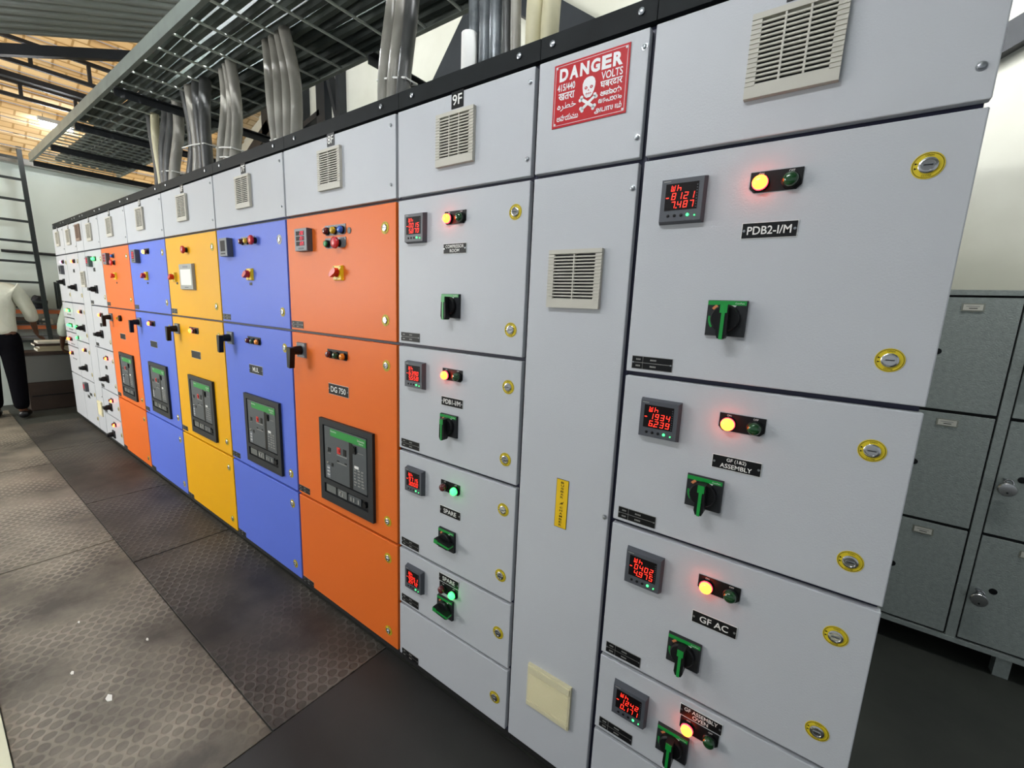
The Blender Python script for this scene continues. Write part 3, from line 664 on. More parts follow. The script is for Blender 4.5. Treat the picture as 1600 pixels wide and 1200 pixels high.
# 2F and 1F
L, R = -5.50, -4.95
t, ds = cubicle(L, R, 'grey_paint', 'far grey switchgear cubicle between the leftmost cubicle and far busbar chamber', [Z1, Z2, Z3, Z4])
dev(ds[0], 'vent1', 'vent_grille', lambda: vent_mb(1), L+.26, 2.07); dev(ds[0], 'n2F', 'number_plate', lambda: numplate_mb('2F'), L+.265, 2.18); screws(ds[0], R-.03, (2.165, 1.965))
old_feeder(ds[1], L, Z1, 1.556, (RON, ROFF), R, (1.82, 1.476), False)
plate(ds[2], 'far', L+.37, 1.305, (RON, ROFF)); plate(ds[2], 'far', L+.10, 1.13, (GON, GON)); dev(ds[2], 'rotp', 'rotary_handle', rotary_plain_mb, L+.42, 1.135); plate(ds[2], 'far1', L+.08, 1.01, (GON,), w=.05)
plate(ds[3], 'far', L+.35, .895, (RON, ROFF)); dev(ds[3], 'rotp', 'rotary_handle', rotary_plain_mb, L+.30, .694); locks(ds[3], R-.05, (.88, .64)); locks(ds[2], R-.05, (1.3, 1.06))
dev(ds[4], 'relay1', 'energy_meter', lambda: relay_mb(True), L+.21, .47); dev(ds[4], 'spec', 'rating_label', spec_mb, L+.33, .40); dev(ds[4], 'spec', 'rating_label', spec_mb, L+.22, .36); locks(ds[4], R-.05, (.42, .156))
L, R = -6.03, -5.50
t, ds = cubicle(L, R, 'grey_paint', 'leftmost grey switchgear cubicle at the far end, crowded with small lit lamps', [Z1, Z2, 1.21, 1.045, .88, Z4])
dev(ds[0], 'vent1', 'vent_grille', lambda: vent_mb(1), L+.26, 2.08); dev(ds[0], 'n1F', 'number_plate', lambda: numplate_mb('1F'), L+.265, 2.185); screws(ds[0], R-.03, (2.165, 1.965))
dev(ds[1], 'relay0', 'energy_meter', relay_mb, L+.30, 1.745); plate(ds[1], 'far', L+.345, 1.832, ('lamp_violet_on', ROFF)); dev(ds[1], 'rotp', 'rotary_handle', rotary_plain_mb, L+.27, 1.61); locks(ds[1], R-.05, (1.82, 1.476))
plate(ds[2], 'tri3', L+.29, 1.30, (GON, 'lamp_amber_on', GON), w=.16, capl=('', '', ''), gap=.075)
plate(ds[3], 'tri3', L+.30, 1.13, (GON, GON, GON), w=.16, capl=('', '', ''), gap=.075)
plate(ds[4], 'tri3', L+.20, .965, (RON, RON, ROFF), w=.16, capl=('', '', ''), gap=.075)
plate(ds[5], 'duo4', L+.20, .80, (RON, ROFF), w=.11, capl=('', ''), gap=.06)
for d, z in zip(ds[2:6], (1.25, 1.08, .91, .74)):
    for k in range(3): dev(d, 'tiny', 'small_label', MB, L+.22+k*.07, z)

# ---------------------------------------------------------------- room shell
def slab(name, a, b, m):
    k = MB(); k.box(a, b, m); return struct(k.build(name))
slab('floor', (-8, -5, -.1), (4.5, 2.2, -.008), 'floor_concrete')
slab('wall_back', (-7.45, 2.05, -.1), (4.5, 2.2, 5.2), 'wall_paint')
slab('wall_left', (-7.45, -5.0, -.1), (-7.3, 2.05, 3.06), 'wall_far_paint')
b = MB(); b.box((-7.3, -5.0, 3.06), (-7.18, 2.05, 3.13), 'conduit_grey'); struct(b.build('trim_1'))
slab('trim_2', (-7.0, -1.75, -.008), (1.9, -1.056, .035), 'kerb_cream')
# corrugated shed roof: sheets rise towards the back wall
def roof(name, x0, x1, fz, y0, y1, m, amp=.016, per=.16):
    b = MB(); nx = int((x1-x0)/per*8); vs = []; fs = []
    for i in range(nx+1):
        x = x0+(x1-x0)*i/nx; dz = amp*max(-.6, min(.6, math.sin(2*math.pi*x/per)))/.6
        for y in (y0, y1): vs.append((x, y, fz(x, y)+dz)); 
        for y in (y1, y0): vs.append((x, y, fz(x, y)+dz+.006))
    for i in range(nx):
        o = i*4; p = o+4
        fs += [(o, p, p+1, o+1), (o+2, p+2, p+3, o+3), (o+1, p+1, p+2, o+2), (o+3, p+3, p, o)]
    fs += [(0, 1, 2, 3), (nx*4+3, nx*4+2, nx*4+1, nx*4)]
    b.add(vs, fs, m); return struct(b.build(name))
RA = lambda x, y: 3.84+.38*y
roof('ceiling', -4.85, 4.4, RA, -3.4, 2.05, 'roof_sheet')
# cream tiled roof beyond, rising towards the viewer
b = MB(); nx = 14
zb = lambda x: 3.13+(x+7.3)*.43
for i in range(nx):
    x0 = -7.3+i*.24; x1 = x0+.25
    b.box((x0, -4.2, 0), (x1, 2.05, .02), 'cream_tiles') if False else b.add([(x0, -4.2, zb(x0)), (x1, -4.2, zb(x1)-.03), (x1, 2.05, zb(x1)-.03), (x0, 2.05, zb(x0)), (x0, -4.2, zb(x0)+.015), (x1, -4.2, zb(x1)-.015), (x1, 2.05, zb(x1)-.015), (x0, 2.05, zb(x0)+.015)],
        [(0, 1, 2, 3), (7, 6, 5, 4), (0, 4, 5, 1), (1, 5, 6, 2), (2, 6, 7, 3), (3, 7, 4, 0)], 'cream_tiles')
struct(b.build('roof_tiles')); bpy.data.objects['roof_tiles'].name = 'ceiling_far'

# roof beam at the edge of the sheets, purlins and the lattice girders beyond
t = thing('roof_beam', 'thick dark roof beam at the edge of the grey sheet roof', 'beam', (-4.9, -1.2, RA(0, -1.2)-.13))
b = MB(); b.bar((0, -1.6, -.608), (0, 3.24, 1.231), .08, .085, 'truss_dark'); b.build('beam', t)
def girder(x, z, h, y0, y1, label, step=.42, th=.035):
    t = thing('lattice_girder', label, 'roof girder', (x, y0, z), 'lattice girders under the tiled roof')
    b = MB(); b.box((-th/2, 0, 0), (th/2, y1-y0, th), 'truss_dark'); b.build('bottom_chord', t)
    b = MB(); b.box((-th/2, 0, h), (th/2, y1-y0, h+th), 'truss_dark'); b.build('top_chord', t)
    y = .1
    while y < y1-y0:
        b = MB(); b.box((-th/2, y, th), (th/2, y+th*.8, h), 'truss_dark'); b.build('web', t); y += step
    return t
girder(-5.25, 3.62, .20, -1.9, 1.2, 'dark lattice girder with square gaps, nearest below the tiled roof')
girder(-5.95, 3.50, .14, -1.9, 1.2, 'dark lattice girder further away, above the glowing tiles')
b = MB(); b.box((-.035, 0, 0), (.035, 3.4, .05), 'truss_dark'); o = b.build('purlin', loc=(-5.6, -2.0, 3.58)); tag(o, 'single dark purlin between the two lattice girders', 'purlin')

# ---------------------------------------------------------------- cable tray above the cubicles
TZ = 3.0
t = thing('cable_tray', 'long galvanised ladder cable tray running above the cubicles', 'cable tray', (-6.6, 0, TZ))
TL = 9.3
b = MB(); b.box((0, -.03, 0), (TL, -.024, .085), 'galv'); b.box((0, -.024, 0), (TL, -.004, .005), 'galv'); b.box((0, -.024, .08), (TL, -.008, .085), 'galv'); b.build('side_rail', t)
b = MB(); b.box((0, .754, 0), (TL, .760, .085), 'galv'); b.box((0, .732, 0), (TL, .754, .005), 'galv'); b.build('side_rail', t)
k = 0
for x in [.06+.135*i for i in range(16)]+[2.3+.26*i for i in range(27)]:
    b = MB(); b.tube([(x, -.02, .008), (x, .75, .008)], .0075, 'rod_galv', 6); b.build('rung', t)
# support angles under the tray, carried by brackets off the back wall
sx = (-6.2, -5.2, -4.15, -2.95, -1.02, .62)
words = ('at the far end of the tray', 'second from the far end', 'where the tray passes the far orange cubicle', 'above the yellow cubicle', 'with its cut end showing above the blue MUL cubicle', 'above the danger sign')
for x, wd in zip(sx, words):
    t = thing('tray_bracket', 'black angle iron tray bracket '+wd, 'bracket', (x, 2.0, TZ-.06), 'black brackets carrying the tray')
    b = MB(); b.box((-.028, -2.05 if x < -2 else -1.35, 0), (.028, .045, .006), 'angle_iron'); b.box((-.028, -2.05 if x < -2 else -1.35, -.045), (-.022, .045, .0), 'angle_iron'); b.build('arm', t)
    b = MB(); b.box((-.028, -.005, -.75), (.028, .045, .0), 'angle_iron'); b.build('wall_post', t)
    b = MB(); b.bar((0, -.005, -.66), (0, -.85, -.03), .045, .008, 'angle_iron'); b.build('brace', t)
# black steel frames standing behind the cubicles, seen above them
def frame_thing(label, bars, y=1.45, base=(0, 0)):
    y = 1.99
    t = thing('wall_brace', label, 'wall brace', (base[0], y, base[1]), None)
    for (x0, z0, x1, z1, wd) in bars:
        b = MB(); d = Vector((x1-x0, z1-z0)).normalized(); n = Vector((-d.y, d.x))*wd/2; pts = [(x0+n.x, z0+n.y), (x0-n.x, z0-n.y), (x1-n.x, z1-n.y), (x1+n.x, z1+n.y)]
        b.prism([(p-base[0], q-base[1]) for p, q in pts], -.03, .059, 'angle_iron'); b.build('member', t)
    return t
frame_thing('black N-shaped angle iron frame seen above the blue MUL cubicle', [(-3.38, .0, -3.38, 4.2, .07), (-3.72, 0, -3.72, 4.2, .17), (-3.62, 4.1, -3.41, 3.5, .05)], 0, (-3.5, 0))
frame_thing('black post with cross bars, left of the N-shaped frame', [(-4.13, 0, -4.13, 4.2, .08), (-4.15, 3.58, -3.75, 3.66, .06), (-4.15, 3.40, -3.75, 3.44, .05)], 0, (-4.13, 0))
frame_thing('wide black post with spreading feet behind the bundle of four grey cables', [(-4.95, 3.3, -4.95, 4.2, .34), (-4.95, 3.75, -5.7, 3.4, .16), (-4.85, 3.75, -4.35, 3.42, .12), (-4.95, 0, -4.95, 3.3, .12)], 0, (-4.95, 0))
frame_thing('broad black slanting steel braces behind the twin shiny cables', [(-1.98, 3.22, -1.22, 4.08, .30), (-1.22, 4.10, -.20, 3.36, .20)], 0, (-1.2, 3.3))
frame_thing('black sloping brace at the far end between the tray and wall', [(-6.4, 3.3, -5.9, 4.0, .10), (-6.5, 2.4, -6.5, 4.1, .14)], 0, (-6.4, 2.4))
frame_thing('black slanting steel strip at the top right beside the end cubicle', [(1.72, 2.80, 2.3, 3.12, .11)], 0, (1.75, 2.8))

# cables coming down from the tray onto the cubicles; each one is a thing of its own
def cable(x0, y0, x1, y1, ztop, r, m, label, group, bow=0, zb=ZT+.0215, lean=0):
    t = MB(); pts = []
    for i in range(15):
        s = i/14; e = s*s*(3-2*s)
        pts.append((x0*(1-e)+x1*e+bow*math.sin(math.pi*s)-x0, y0*(1-e)+y1*e-y0+.02*math.sin(5*s+x0*7), (ztop-zb)*s))
    t.tube(pts, r, m, 12)
    o = t.build('power_cable', loc=(x0, y0, zb)); tag(o, label, 'cable', group); return o
def tie(pts, label, z, y):
    b = MB(); b.tube(pts, .0045, 'tie_white', 6, closed=True); o = b.build('cable_tie', loc=(0, 0, 0)); tag(o, label, 'cable tie', 'white ties round the cables')
def bundle(xs, y, dxt, ztop, r, mats, where, tiez=None, bow=0):
    n = len(xs); nmw = {0: 'left', n-1: 'right'}
    for i, x in enumerate(xs):
        pos = 'left' if i == 0 else ('right' if i == n-1 else ('middle' if n == 3 else ('second' if i == 1 else 'third')))
        m = mats[i % len(mats)]; cw = {'cable_grey': 'grey', 'cable_dark': 'black', 'cable_silver': 'shiny dark grey', 'cable_cream': 'cream'}[m]
        cable(x, y, x+dxt, y+.03, ztop, r, m, '%s %s power cable of the bundle %s' % (pos+('most' if pos in ('left', 'right') else ''), cw, where), 'cables '+where, bow)
    if tiez:
        x0, x1 = xs[0]-r-.004, xs[-1]+r+.004
        for z in tiez:
            s = (z-ZT-.02)/(ztop-ZT-.02); e = s*s*(3-2*s); dx = dxt*e+bow*math.sin(math.pi*s); yy = y+.03*e
            pts = [(x0+dx, yy-r-.003, z+.02), ((x0+x1)/2+dx, yy-r-.006, z+.006), (x1+dx, yy-r-.003, z-.015), (x1+dx, yy+r+.003, z-.015), (x0+dx, yy+r+.003, z+.02)]
            tie(pts, 'white cable tie round the cables '+where, z, yy)
bundle([-.425, -.365, -.305], .3, .0, 3.08, .030, ['cable_grey', 'cable_grey', 'cable_dark'], 'rising above the orange DG 750 cubicle', (2.50,), -.015)
bundle([.055, .115, .170], .3, .02, 3.10, .027, ['cable_silver'], 'rising left of the 9F cubicle vent', (2.72,), 0)
bundle([.232, .274], .3, .0, 3.10, .019, ['cable_dark', 'cable_grey'], 'thin pair beside the shiny ones', None, 0)
bundle([.358, .424], .3, .01, 3.10, .031, ['cable_cream'], 'rising left of the danger sign', None, 0)
bundle([-1.43, -1.355, -1.28, -1.21], .3, -.16, 3.02, .031, ['cable_grey'], 'above the blue MUL cubicle', (2.42,), .05)
bundle([-2.16, -2.07, -2.0], .3, -.02, 3.02, .032, ['cable_grey'], 'above the yellow cubicle', (2.44, 2.50), 0)
bundle([-2.82, -2.72, -2.60, -2.50], .3, .05, 3.02, .036, ['cable_dark', 'cable_grey', 'cable_dark'], 'above the farther blue cubicle', (2.6,), .04)
bundle([-3.28, -3.18, -3.06], .3, .02, 3.02, .036, ['cable_dark', 'cable_dark', 'cable_grey'], 'above the boundary of far orange and blue cubicles', (2.5,), 0)
bundle([-3.62, -3.52], .32, .0, 3.02, .03, ['cable_dark', 'cable_cream'], 'above the far orange cubicle', None, 0)
b = MB(); b.lathe([(.031, 0), (.031, .34)], 'tie_white', (0, 0, 0), 'z', 14); o = b.build('cable_sleeve', loc=(.055, .3, ZT+.022)); tag(o, 'white paper sleeve round the foot of the leftmost shiny cable', 'sleeve')
# cables lying along the tray
random.seed(11)
WH = ['along the near rail', 'second from the near rail', 'third from the near rail', 'fourth from the near rail', 'on the tray centreline', 'just past the tray centreline', 'fourth from the wall side', 'third from the wall side', 'second from the wall side', 'along the wall side rail']
for i in range(10):
    y = .045+i*.074; b = MB(); pts = []; ph = random.uniform(0, 6); rr = (.033, .0355, .031, .034)[i % 4]; am = .0362-rr
    for k in range(90):
        x = -6.4+k*.1
        if i < 2 and x < -4.45: continue
        pts.append((x, y+am*math.sin(x*3.1+ph), TZ+.0235+rr+.004*(1+math.sin(x*4+ph))))
    b.tube(pts, rr, 'cable_tray_dark' if i % 2 else 'tray_cable_black', 7)
    o = b.build('tray_cable'); tag(o, 'dark cable lying in the overhead tray, '+WH[i], 'cable', 'cables lying in the tray')

# ---------------------------------------------------------------- lamps
def batten(loc, L, axis, label, glow='tube_glow'):
    t = thing('tube_light', label, 'light fitting', loc)
    b = MB(); s = (L/2, .03) if axis == 'x' else (.03, L/2); b.box((-s[0], -s[1], .03), (s[0], s[1], .075), 'batten_white'); b.build('housing', t)
    b = MB()
    p = [(-L/2+.02, 0, 0), (L/2-.02, 0, 0)] if axis == 'x' else [(0, -L/2+.02, 0), (0, L/2-.02, 0)]
    b.tube(p, .016, glow, 12); b.build('tube', t)
    for e in p:
        b = MB(); b.box((e[0]-.012, e[1]-.012, -.016), (e[0]+.012, e[1]+.012, .032), 'batten_white'); b.build('end_cap', t)
    for q in (-L*.35, L*.35):
        b = MB(); o = (q, 0) if axis == 'x' else (0, q); b.tube([(o[0], o[1], .075), (o[0], o[1], RA(0, loc[1]+o[1])-loc[2] if loc[0] > -4.8 else zb(loc[0]+o[0])-loc[2])], .003, 'truss_dark', 5); b.build('hanger', t)
    return t
batten((-1.95, .05, 3.52), 1.2, 'x', 'bright white tube light hung just above the cable tray')
batten((.75, .05, 3.52), 1.2, 'x', 'tube light above the tray over the grey 9F cubicle')
batten((2.1, .92, 3.40), 1.2, 'x', 'unseen tube light added above the grey locker cabinet', 'tube_glow_soft')  # added out of view to brighten the lockers and the wall behind
batten((-6.35, .20, 3.40), .30, 'y', 'short glowing light fitting below the far tiled roof', 'tube_glow_soft')
batten((.35, -1.6, 3.0), 1.2, 'x', 'tube light over the aisle in front of the end cubicle', 'tube_glow_soft')
batten((-2.9, -1.75, 2.95), 1.2, 'x', 'tube light over the aisle near the far grey cubicles', 'tube_glow_soft')
# ---------------------------------------------------------------- grey lockers on the right, against the back wall
LY = 1.60
t = thing('locker_cabinet', 'dark grey hammered steel locker cabinet on short legs right of the switchboard', 'locker cabinet', (1.28, LY, 0))
cols = [(1.315, 1.615), (1.647, 1.950), (1.990, 2.290), (2.322, 2.625)]
rows = [(1.170, 1.672), (.648, 1.162), (.125, .640)]
b = MB(); b.box((-.03, .012, .10), (1.46, .43, 1.70), 'locker_paint'); b.box((-.03, -.004, 1.678), (1.46, .012, 1.70), 'locker_paint'); b.box((-.03, -.004, .095), (1.46, .012, .118), 'locker_paint')
b.box((.673, -.002, .118), (.707, .012, 1.678), 'locker_paint'); b.box((.338, -.002, .118), (.364, .012, 1.678), 'locker_paint'); b.build('carcass', t)
b = MB(); b.box((-.02, .0115, .11), (1.45, .0122, 1.69), 'locker_gap'); b.build('door_reveal', t)
for x in (0.02, .85, 1.36):
    for y in (.02, .36): b = MB(); b.box((x, y, -.0075), (x+.05, y+.05, .10), 'locker_paint'); b.build('leg', t)
def holder_mb():
    b = MB(); b.box((-.036, -.0022, -.017), (.036, -.0003, .017), 'holder'); b.box((-.030, -.003, -.012), (.030, -.0020, .012), 'paper')
    b.box((-.033, -.0045, -.015), (.033, -.002, -.012), 'holder'); b.prism([(-.008, -.017), (.0, -.023), (.008, -.017)], -.0022, -.0003, 'holder')
    b.box((-.022, -.0034, .003), (.020, -.0029, .0045), 'bezel_grey'); b.box((-.012, -.0034, -.006), (.014, -.0029, -.003), 'black_plastic')
    return b
pad = 0
for ci, (x0, x1) in enumerate(cols):
    for ri, (z0, z1) in enumerate(rows):
        cx, cz = (x0+x1)/2, (z0+z1)/2
        b = MB(); b.box((x0-cx+.003, 0, z0-cz+.003), (x1-cx-.003, .0105, z1-cz-.003), 'locker_paint')
        d = b.build('locker_door', t, (cx-1.28, 0, cz), bevel=.002)
        place('label_holder', cached('holder', holder_mb), d, (.005, 0, z1-cz-.045))
        b2 = lambda: (lambda b: (b.lathe([(.014, .0003), (.013, .003), (.006, .0035)], 'black_plastic', n=14), b)[1])(MB())
        place('keyhole', cached('keyh', b2), d, (-.075, 0, .010))
        def hasp():
            b = MB(); b.box((-.010, -.018, -.003), (.010, -.0003, .003), 'steel_screw'); b.tube([(-.010, -.018, 0), (-.006, -.030, 0), (.006, -.030, 0), (.010, -.018, 0)], .003, 'steel_screw', 6); return b
        place('hasp', cached('hasp', hasp), d, (-.118, 0, .002))
def padlock(x, z, label, r=.030):
    t = thing('padlock', label, 'padlock', (x, LY-.030, z), 'steel padlocks on the lockers')
    b = MB(); b.lathe([(r*.9, -.008), (r, -.004), (r, .005), (r*.9, .009), (r*.5, .010)], 'chrome', (0, 0, -.036), n=22); b.box((-.003, -.011, -.052), (.003, -.0095, -.045), 'black_plastic'); b.build('body', t)
    b = MB(); b.tube([(.014*math.cos(a), 0, -.012+.020*math.sin(a)) for a in [math.pi*k/8 for k in range(9)]], .0035, 'chrome', 8); b.build('shackle', t)
def yz(c, r): x0, x1 = cols[c]; z0, z1 = rows[r]; return ((x0+x1)/2-.118, (z0+z1)/2+.002)
names = {(1, 0): 'steel padlock half hidden by the end cubicle, on the topmost visible locker door', (1, 1): 'steel padlock peeking past the end cubicle, on the middle door', (1, 2): 'steel padlock peeking past the end cubicle, on the lowest door',
         (2, 0): 'steel padlock at the right edge of the photo, on the top door', (2, 1): 'large round steel padlock on the right hand middle locker door', (2, 2): 'round steel padlock on the right hand lowest locker door'}
for (c, r), lb in names.items():
    x, z = yz(c, r); padlock(x, z, lb)

# ---------------------------------------------------------------- rubber mats on the floor
def mat_thing(x0, x1, y0, y1, m, label, th=.006):
    b = MB(); b.box((x0, y0, -.0075), (x1, y1, -.0075+th), m); o = b.build('rubber_mat', bevel=.0015)
    tag(o, label, 'floor mat', 'rubber mats in the aisle'); return o
for x0, x1, lb in ((-6.9, -4.14, 'dusty grey rubber mat at the far end of the aisle by the person'), (-4.13, -2.15, 'dusty grey rubber mat in the middle of the aisle'), (-2.14, -.115, 'dusty grey embossed rubber mat nearest the viewer')):
    mat_thing(x0, x1, -1.052, -.487, 'rubber_dusty', lb)
for x0, x1, lb in ((-5.9, -4.6, 'rubber strip with painted-in shade along the foot of the far grey cubicles'), (-4.59, -2.90, 'rubber strip with painted-in shade along the foot of far orange and blue cubicles'), (-2.89, -1.76, 'rubber strip with painted-in shade along the foot of the yellow cubicle'), (-1.75, -.115, 'embossed rubber strip with painted-in shade at the foot of the MUL and DG 750 cubicles')):
    mat_thing(x0, x1, -.482, .015, 'rubber_shade_hex', lb)  # these strips carry the floor shade in their dark colour
mat_thing(-.11, 1.9, -1.052, .015, 'rubber_black', 'plain black rubber mat below the grey cubicles, nearest the viewer')
for i, (x, y, s, lb) in enumerate(((-.73, -.80, .022, 'larger white paper scrap on the dusty mat'), (-.99, -.86, .012, 'small white scrap left of the larger one on the mat'), (-1.35, -.78, .008, 'tiny white speck of litter farther up the mat'), (-.98, -.62, .010, 'small white scrap near the dark strip'))):
    b = MB(); b.prism([(-s, 0), (-s*.3, -s*.4), (s, -s*.1), (s*.7, s*.4), (-s*.2, s*.5)], 0, .003, 'litter', M=Matrix.Rotation(math.pi/2, 4, 'X')); o = b.build('paper_scrap', loc=(x, y, -.0005)); tag(o, lb, 'scrap')

# ---------------------------------------------------------------- far end: ladder, rack, desk clutter
t = thing('steel_ladder', 'tall dark steel ladder standing against the far wall', 'ladder', (-7.05, -.2, 0))
for y, s in ((.205, 1), (-.165, 1)):
    b = MB(); b.bar((.03, y, 0), (-.02, y-.055, 3.55 if y > 0 else 3.2), .03, .045, 'rack_steel'); b.build('rail', t)
for i in range(13):
    z = .35+i*.25; f = z/3.4
    b = MB(); b.bar((.03-.05*f, -.165-.05*f, z), (.03-.05*f, .205-.05*f, z), .028, .028, 'rack_steel'); b.build('rung', t)
t = thing('storage_rack', 'steel rack with orange shelf edges beside the desk at the far wall', 'rack', (-7.15, -.6, 0))
for x in (-.1, .05):
    for y in (-.35, .72): b = MB(); b.box((x, y, 0), (x+.03, y+.03, 1.62), 'rack_steel'); b.build('post', t)
for z, m in ((1.20, 'shelf_orange'), (1.00, 'shelf_orange'), (.84, 'box_grey')):
    b = MB(); b.box((-.1, -.35, z), (.085, .75, z+.05), m); b.box((-.1, -.35, z+.05), (.088, .75, z+.062), 'bezel_light'); b.build('shelf', t)
def blob(name, label, cat, loc, sx, sy, sz, m, seed=1):
    random.seed(seed); bm = bmesh.new(); bmesh.ops.create_icosphere(bm, subdivisions=3, radius=1)
    for v in bm.verts:
        n = 1+.10*math.sin(v.co.x*5+seed)+.08*math.sin(v.co.y*7+seed*2)+.06*math.sin(v.co.z*9)
        v.co = Vector((v.co.x*sx*n, v.co.y*sy*n, max(-.72, v.co.z*n)*sz))
    me = bpy.data.meshes.new(name); bm.to_mesh(me); bm.free(); me.materials.append(MATS[m]); me.polygons.foreach_set('use_smooth', [True]*len(me.polygons))
    o = place(name, me, None, loc); tag(o, label, cat); return o
blob('bag', 'black slumped bag on the rack behind the shoulder of the man in white', 'bag', (-7.14, -.34, 1.39), .075, .13, .165, 'bag_black', 2)
blob('bag', 'black bag on the rack right of the ladder rail, by the second person', 'bag', (-7.14, -.06, 1.335), .07, .09, .10, 'bag_black', 5)
blob('backpack', 'dark blue backpack on the rack above the other bags', 'bag', (-7.14, -.62, 1.40), .07, .10, .18, 'bag_black', 9)
b = MB(); b.box((0, 0, 0), (.08, .10, .07), 'paper'); o = b.build('paper_box', loc=(-7.14, -.06, 1.063), bevel=.004); tag(o, 'small white box on the lower orange shelf of the rack', 'box')
b = MB(); b.box((0, 0, 0), (.16, .24, .09), 'wood_dark'); o = b.build('file_box', loc=(-7.2, -.33, 1.063), bevel=.004); tag(o, 'dark file box on the lower orange shelf of the rack', 'box')
t = thing('desk', 'low dark wooden desk with grey front panel at the far end of the aisle', 'desk', (-6.84, .05, 0))
b = MB(); b.box((-.15, -.38, .70), (.18, .55, .74), 'wood_dark'); b.build('top', t)
b = MB(); b.box((-.14, -.36, .36), (.17, .53, .70), 'box_grey'); b.build('front_panel', t)
b = MB(); b.box((-.14, -.36, .0), (.17, .53, .355), 'wood_dark'); b.box((.17, -.34, .18), (.175, .50, .19), 'black_plastic'); b.build('base', t)
for i, (h, m, dy, lb) in enumerate(((.035, 'ledger', 0, 'bottom ledger of the pile on the desk'), (.03, 'ledger', .02, 'second ledger of the pile on the desk'), (.03, 'wood_dark', -.02, 'dark brown ledger in the pile on the desk'), (.03, 'paper', .01, 'white sheaf of papers on top of the desk pile'))):
    z = .7405+sum((.036, .031, .031, .031)[:i]); b = MB(); b.box((-.12, -.18, 0), (.12, .18, h), m); b.box((-.118, -.184, .005), (.118, -.178, h-.005), 'paper'); o = b.build('ledger', loc=(-6.82, .0+dy, z), bevel=.003); tag(o, lb, 'ledger', 'ledgers piled on the desk')
b = MB(); b.tube([(-7.27, -.3, 1.98), (-7.27, 1.9, 1.98)], .018, 'angle_iron', 8); o = b.build('conduit'); tag(o, 'thin dark conduit running across the far wall', 'conduit')

# ---------------------------------------------------------------- people
def skin(name, nodes, edges, m, parent, sub=2, root=0):
    me = bpy.data.meshes.new(name); me.from_pydata([n[0] for n in nodes], edges, [])
    me.materials.append(MATS[m]); o = bpy.data.objects.new(name, me); COL.objects.link(o); o.parent = parent
    sk = o.modifiers.new('skin', 'SKIN'); sk.use_smooth_shade = True
    for v, n in zip(me.skin_vertices[0].data, nodes):
        r = n[1]; v.radius = r if isinstance(r, tuple) else (r, r)
    me.skin_vertices[0].data[root].use_root = True
    s = o.modifiers.new('sub', 'SUBSURF'); s.levels = sub; s.render_levels = sub
    return o
def hand(nodes, edges, wi, p, d, side, curl):
    """palm and five fingers; p wrist, d pointing direction, side = thumb direction"""
    d = Vector(d).normalized(); sd = Vector(side).normalized(); n = d.cross(sd).normalized()
    p = Vector(p); k = len(nodes); nodes.append((tuple(p+d*.05), .024)); edges.append((wi, k)); palm = k
    for i, (off, ln) in enumerate(((.026, .072), (.009, .080), (-.009, .075), (-.026, .060))):
        a = p+d*.085+sd*off; c = a+d*ln*.5+n*curl*.3*ln; e = c+d*ln*.35+n*curl*.8*ln
        k = len(nodes); nodes += [(tuple(a), .0095), (tuple(c), .0085), (tuple(e), .0070)]; edges += [(palm, k), (k, k+1), (k+1, k+2)]
    a = p+d*.03+sd*.034; e = a+d*.035+sd*.022; f = e+d*.028+n*curl*.02
    k = len(nodes); nodes += [(tuple(a), .012), (tuple(e), .010), (tuple(f), .008)]; edges += [(palm, k), (k, k+1), (k+1, k+2)]
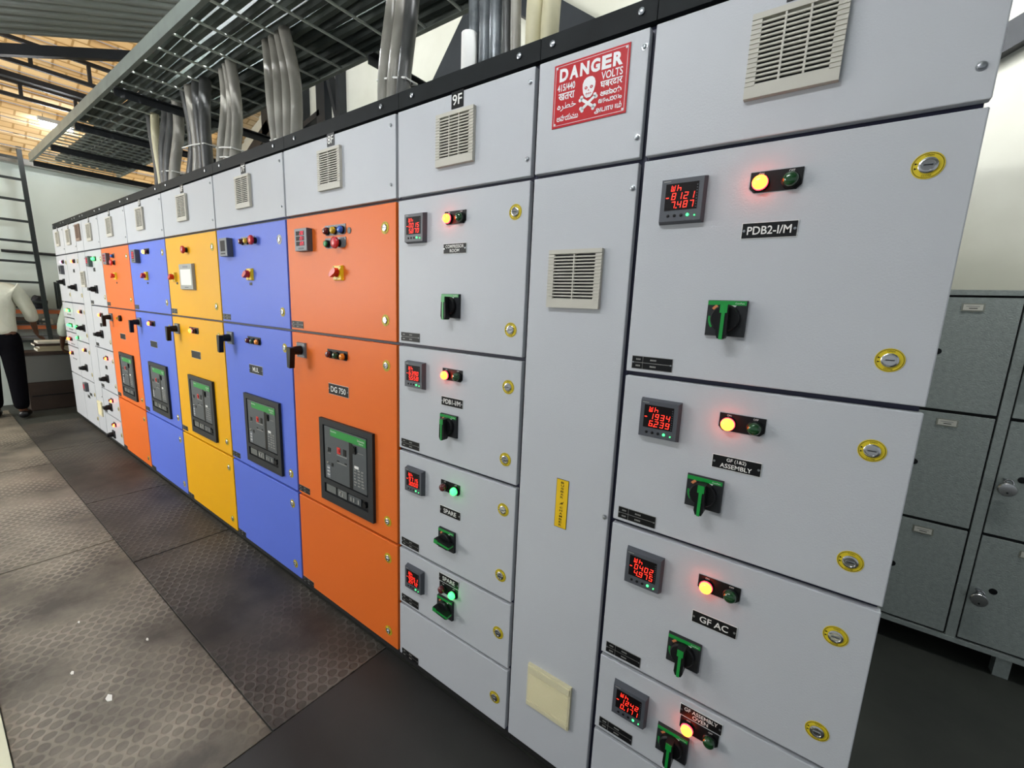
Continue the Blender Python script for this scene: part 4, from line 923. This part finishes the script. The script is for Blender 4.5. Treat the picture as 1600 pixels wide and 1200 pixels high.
def person(label, loc, rot, arms, sc=1.0, hairmat='hair', shirtm='shirt', stride=.10):
    """stands facing +x before rotation; arms: (elbow, wrist, direction) for left then right, y>0 = left side"""
    t = thing('person', label, 'person', loc); t.rotation_euler = (0, 0, rot); t.scale = (sc,)*3
    N = [((0, 0, .93), (.10, .125)), ((0, 0, 1.08), (.09, .115)), ((.01, 0, 1.25), (.10, .135)), ((0, 0, 1.40), (.085, .11)), ((.0, 0, 1.49), .055), ((.015, 0, 1.56), .052)]
    E = [(0, 1), (1, 2), (2, 3), (3, 4), (4, 5)]
    for s, (el, wr, dr) in zip((1, -1), arms):
        k = len(N); N += [((0, s*.160, 1.405), .040), (el, .036), (((el[0]+wr[0])/2, (el[1]+wr[1])/2, (el[2]+wr[2])/2), .034), (wr, .026)]
        E += [(3, k), (k, k+1), (k+1, k+2), (k+2, k+3)]
        hand(N, E, k+3, wr, dr, (dr[2]*-1+.3, -s*.4, dr[0]+.3), .6)
    legs = []
    for s, st in ((1, stride), (-1, -stride*.4)):
        k = len(N); N += [((0, s*.09, .86), .088), ((st*.4+.01, s*.10, .48), .058), ((st, s*.11, .10), .038), ((st+.10, s*.125, .035), .03), ((st+.17, s*.13, .03), .025)]
        E += [(0, k), (k, k+1), (k+1, k+2), (k+2, k+3), (k+3, k+4)]; legs.append((st, s))
    body = skin('body', N, E, 'skin', t)
    # head
    bm = bmesh.new(); bmesh.ops.create_uvsphere(bm, u_segments=24, v_segments=18, radius=1)
    for v in bm.verts:
        x, y, z = v.co; wdt = .074*(1-.22*max(0, -z)); v.co = Vector((x*.092+(.012 if z < 0 and x > 0 else 0)*(-z), y*wdt, z*.118))
    me = bpy.data.meshes.new('head'); bm.to_mesh(me); bm.free(); me.materials.append(MATS['skin']); me.polygons.foreach_set('use_smooth', [True]*len(me.polygons))
    h = place('head', me, t, (.03, 0, 1.655))
    fb = MB(); fb.lathe([(.016, 0), (.012, .012), (.004, .020)], 'skin', (.088, 0, -.012), 'x', 10)
    for s in (-1, 1):
        fb.lathe([(.011, 0), (.008, .004)], 'paper', (.080, s*.032, .012), 'x', 10); fb.lathe([(.005, .004), (.004, .006)], 'hair', (.081, s*.032, .012), 'x', 8)
        fb.lathe([(.022, -.008), (.024, 0), (.018, .006)], 'skin', (0, s*.074, -.002), 'y', 10)
    fb.box((.088, -.022, -.056), (.093, .022, -.049), 'knob_red'); fb.build('face_features', h)
    bm = bmesh.new(); bmesh.ops.create_uvsphere(bm, u_segments=24, v_segments=18, radius=1)
    for v in list(bm.verts):
        x, y, z = v.co
        v.co = Vector((x*.101-.010, y*.083, z*.124+.008))
    bmesh.ops.delete(bm, geom=[v for v in bm.verts if (v.co.z < .035 and v.co.x > .02) or v.co.z < -.055], context='VERTS')
    me = bpy.data.meshes.new('hair'); bm.to_mesh(me); bm.free(); me.materials.append(MATS[hairmat]); me.polygons.foreach_set('use_smooth', [True]*len(me.polygons)); place('hair', me, h)
    # shirt
    N = [((0, 0, .90), (.145, .185)), ((0, 0, 1.02), (.125, .165)), ((.01, 0, 1.24), (.135, .18)), ((0, 0, 1.40), (.115, .16)), ((0, 0, 1.475), .066)]
    E = [(0, 1), (1, 2), (2, 3), (3, 4)]
    for s, (el, wr, dr) in zip((1, -1), arms):
        k = len(N); q = tuple(el[i]*.35+wr[i]*.65 for i in range(3)); N += [((0, s*.17, 1.415), .085), ((el[0]*.5, (s*.17+el[1])/2, (1.415+el[2])/2), .072), (el, .064), (q, .056)]; E += [(3, k), (k, k+1), (k+1, k+2), (k+2, k+3)]
    skin('shirt', N, E, shirtm, t)
    N = [((0, 0, .99), (.125, .165)), ((0, 0, .90), (.13, .17))]; E = [(0, 1)]
    for st, s in legs:
        k = len(N); N += [((.0, s*.09, .80), .108), ((st*.4+.01, s*.10, .47), .082), ((st, s*.11, .09), .066)]; E += [(1, k), (k, k+1), (k+1, k+2)]
    skin('trousers', N, E, 'trousers', t)
    for st, s in legs:
        skin('shoe', [((st-.04, s*.11, .045), .045), ((st+.06, s*.12, .045), .044), ((st+.16, s*.13, .036), .036)], [(0, 1), (1, 2)], 'shoe', t, 2)
    return t
person('person in white shirt and black trousers standing at the far left, one arm reaching out', (-6.36, -.52, -.0015), math.radians(165),
       [((.02, .24, 1.20), (.14, .22, 1.02), (.6, 0, -.8)), ((.03, -.26, 1.19), (.12, -.27, .99), (.35, -.05, -.8))], 1.07)
person('person in pale shirt mostly hidden behind the far end of the switchboard', (-6.38, .275, -.0075), math.radians(190),
       [((-.03, .27, 1.15), (.10, .26, .92), (.3, 0, -.9)), ((-.03, -.27, 1.15), (.12, -.25, .93), (.3, 0, -.9))], .96, shirtm='shirt_b', stride=.0)
for o in bpy.data.objects:
    if '_c' in o: del o['_c']
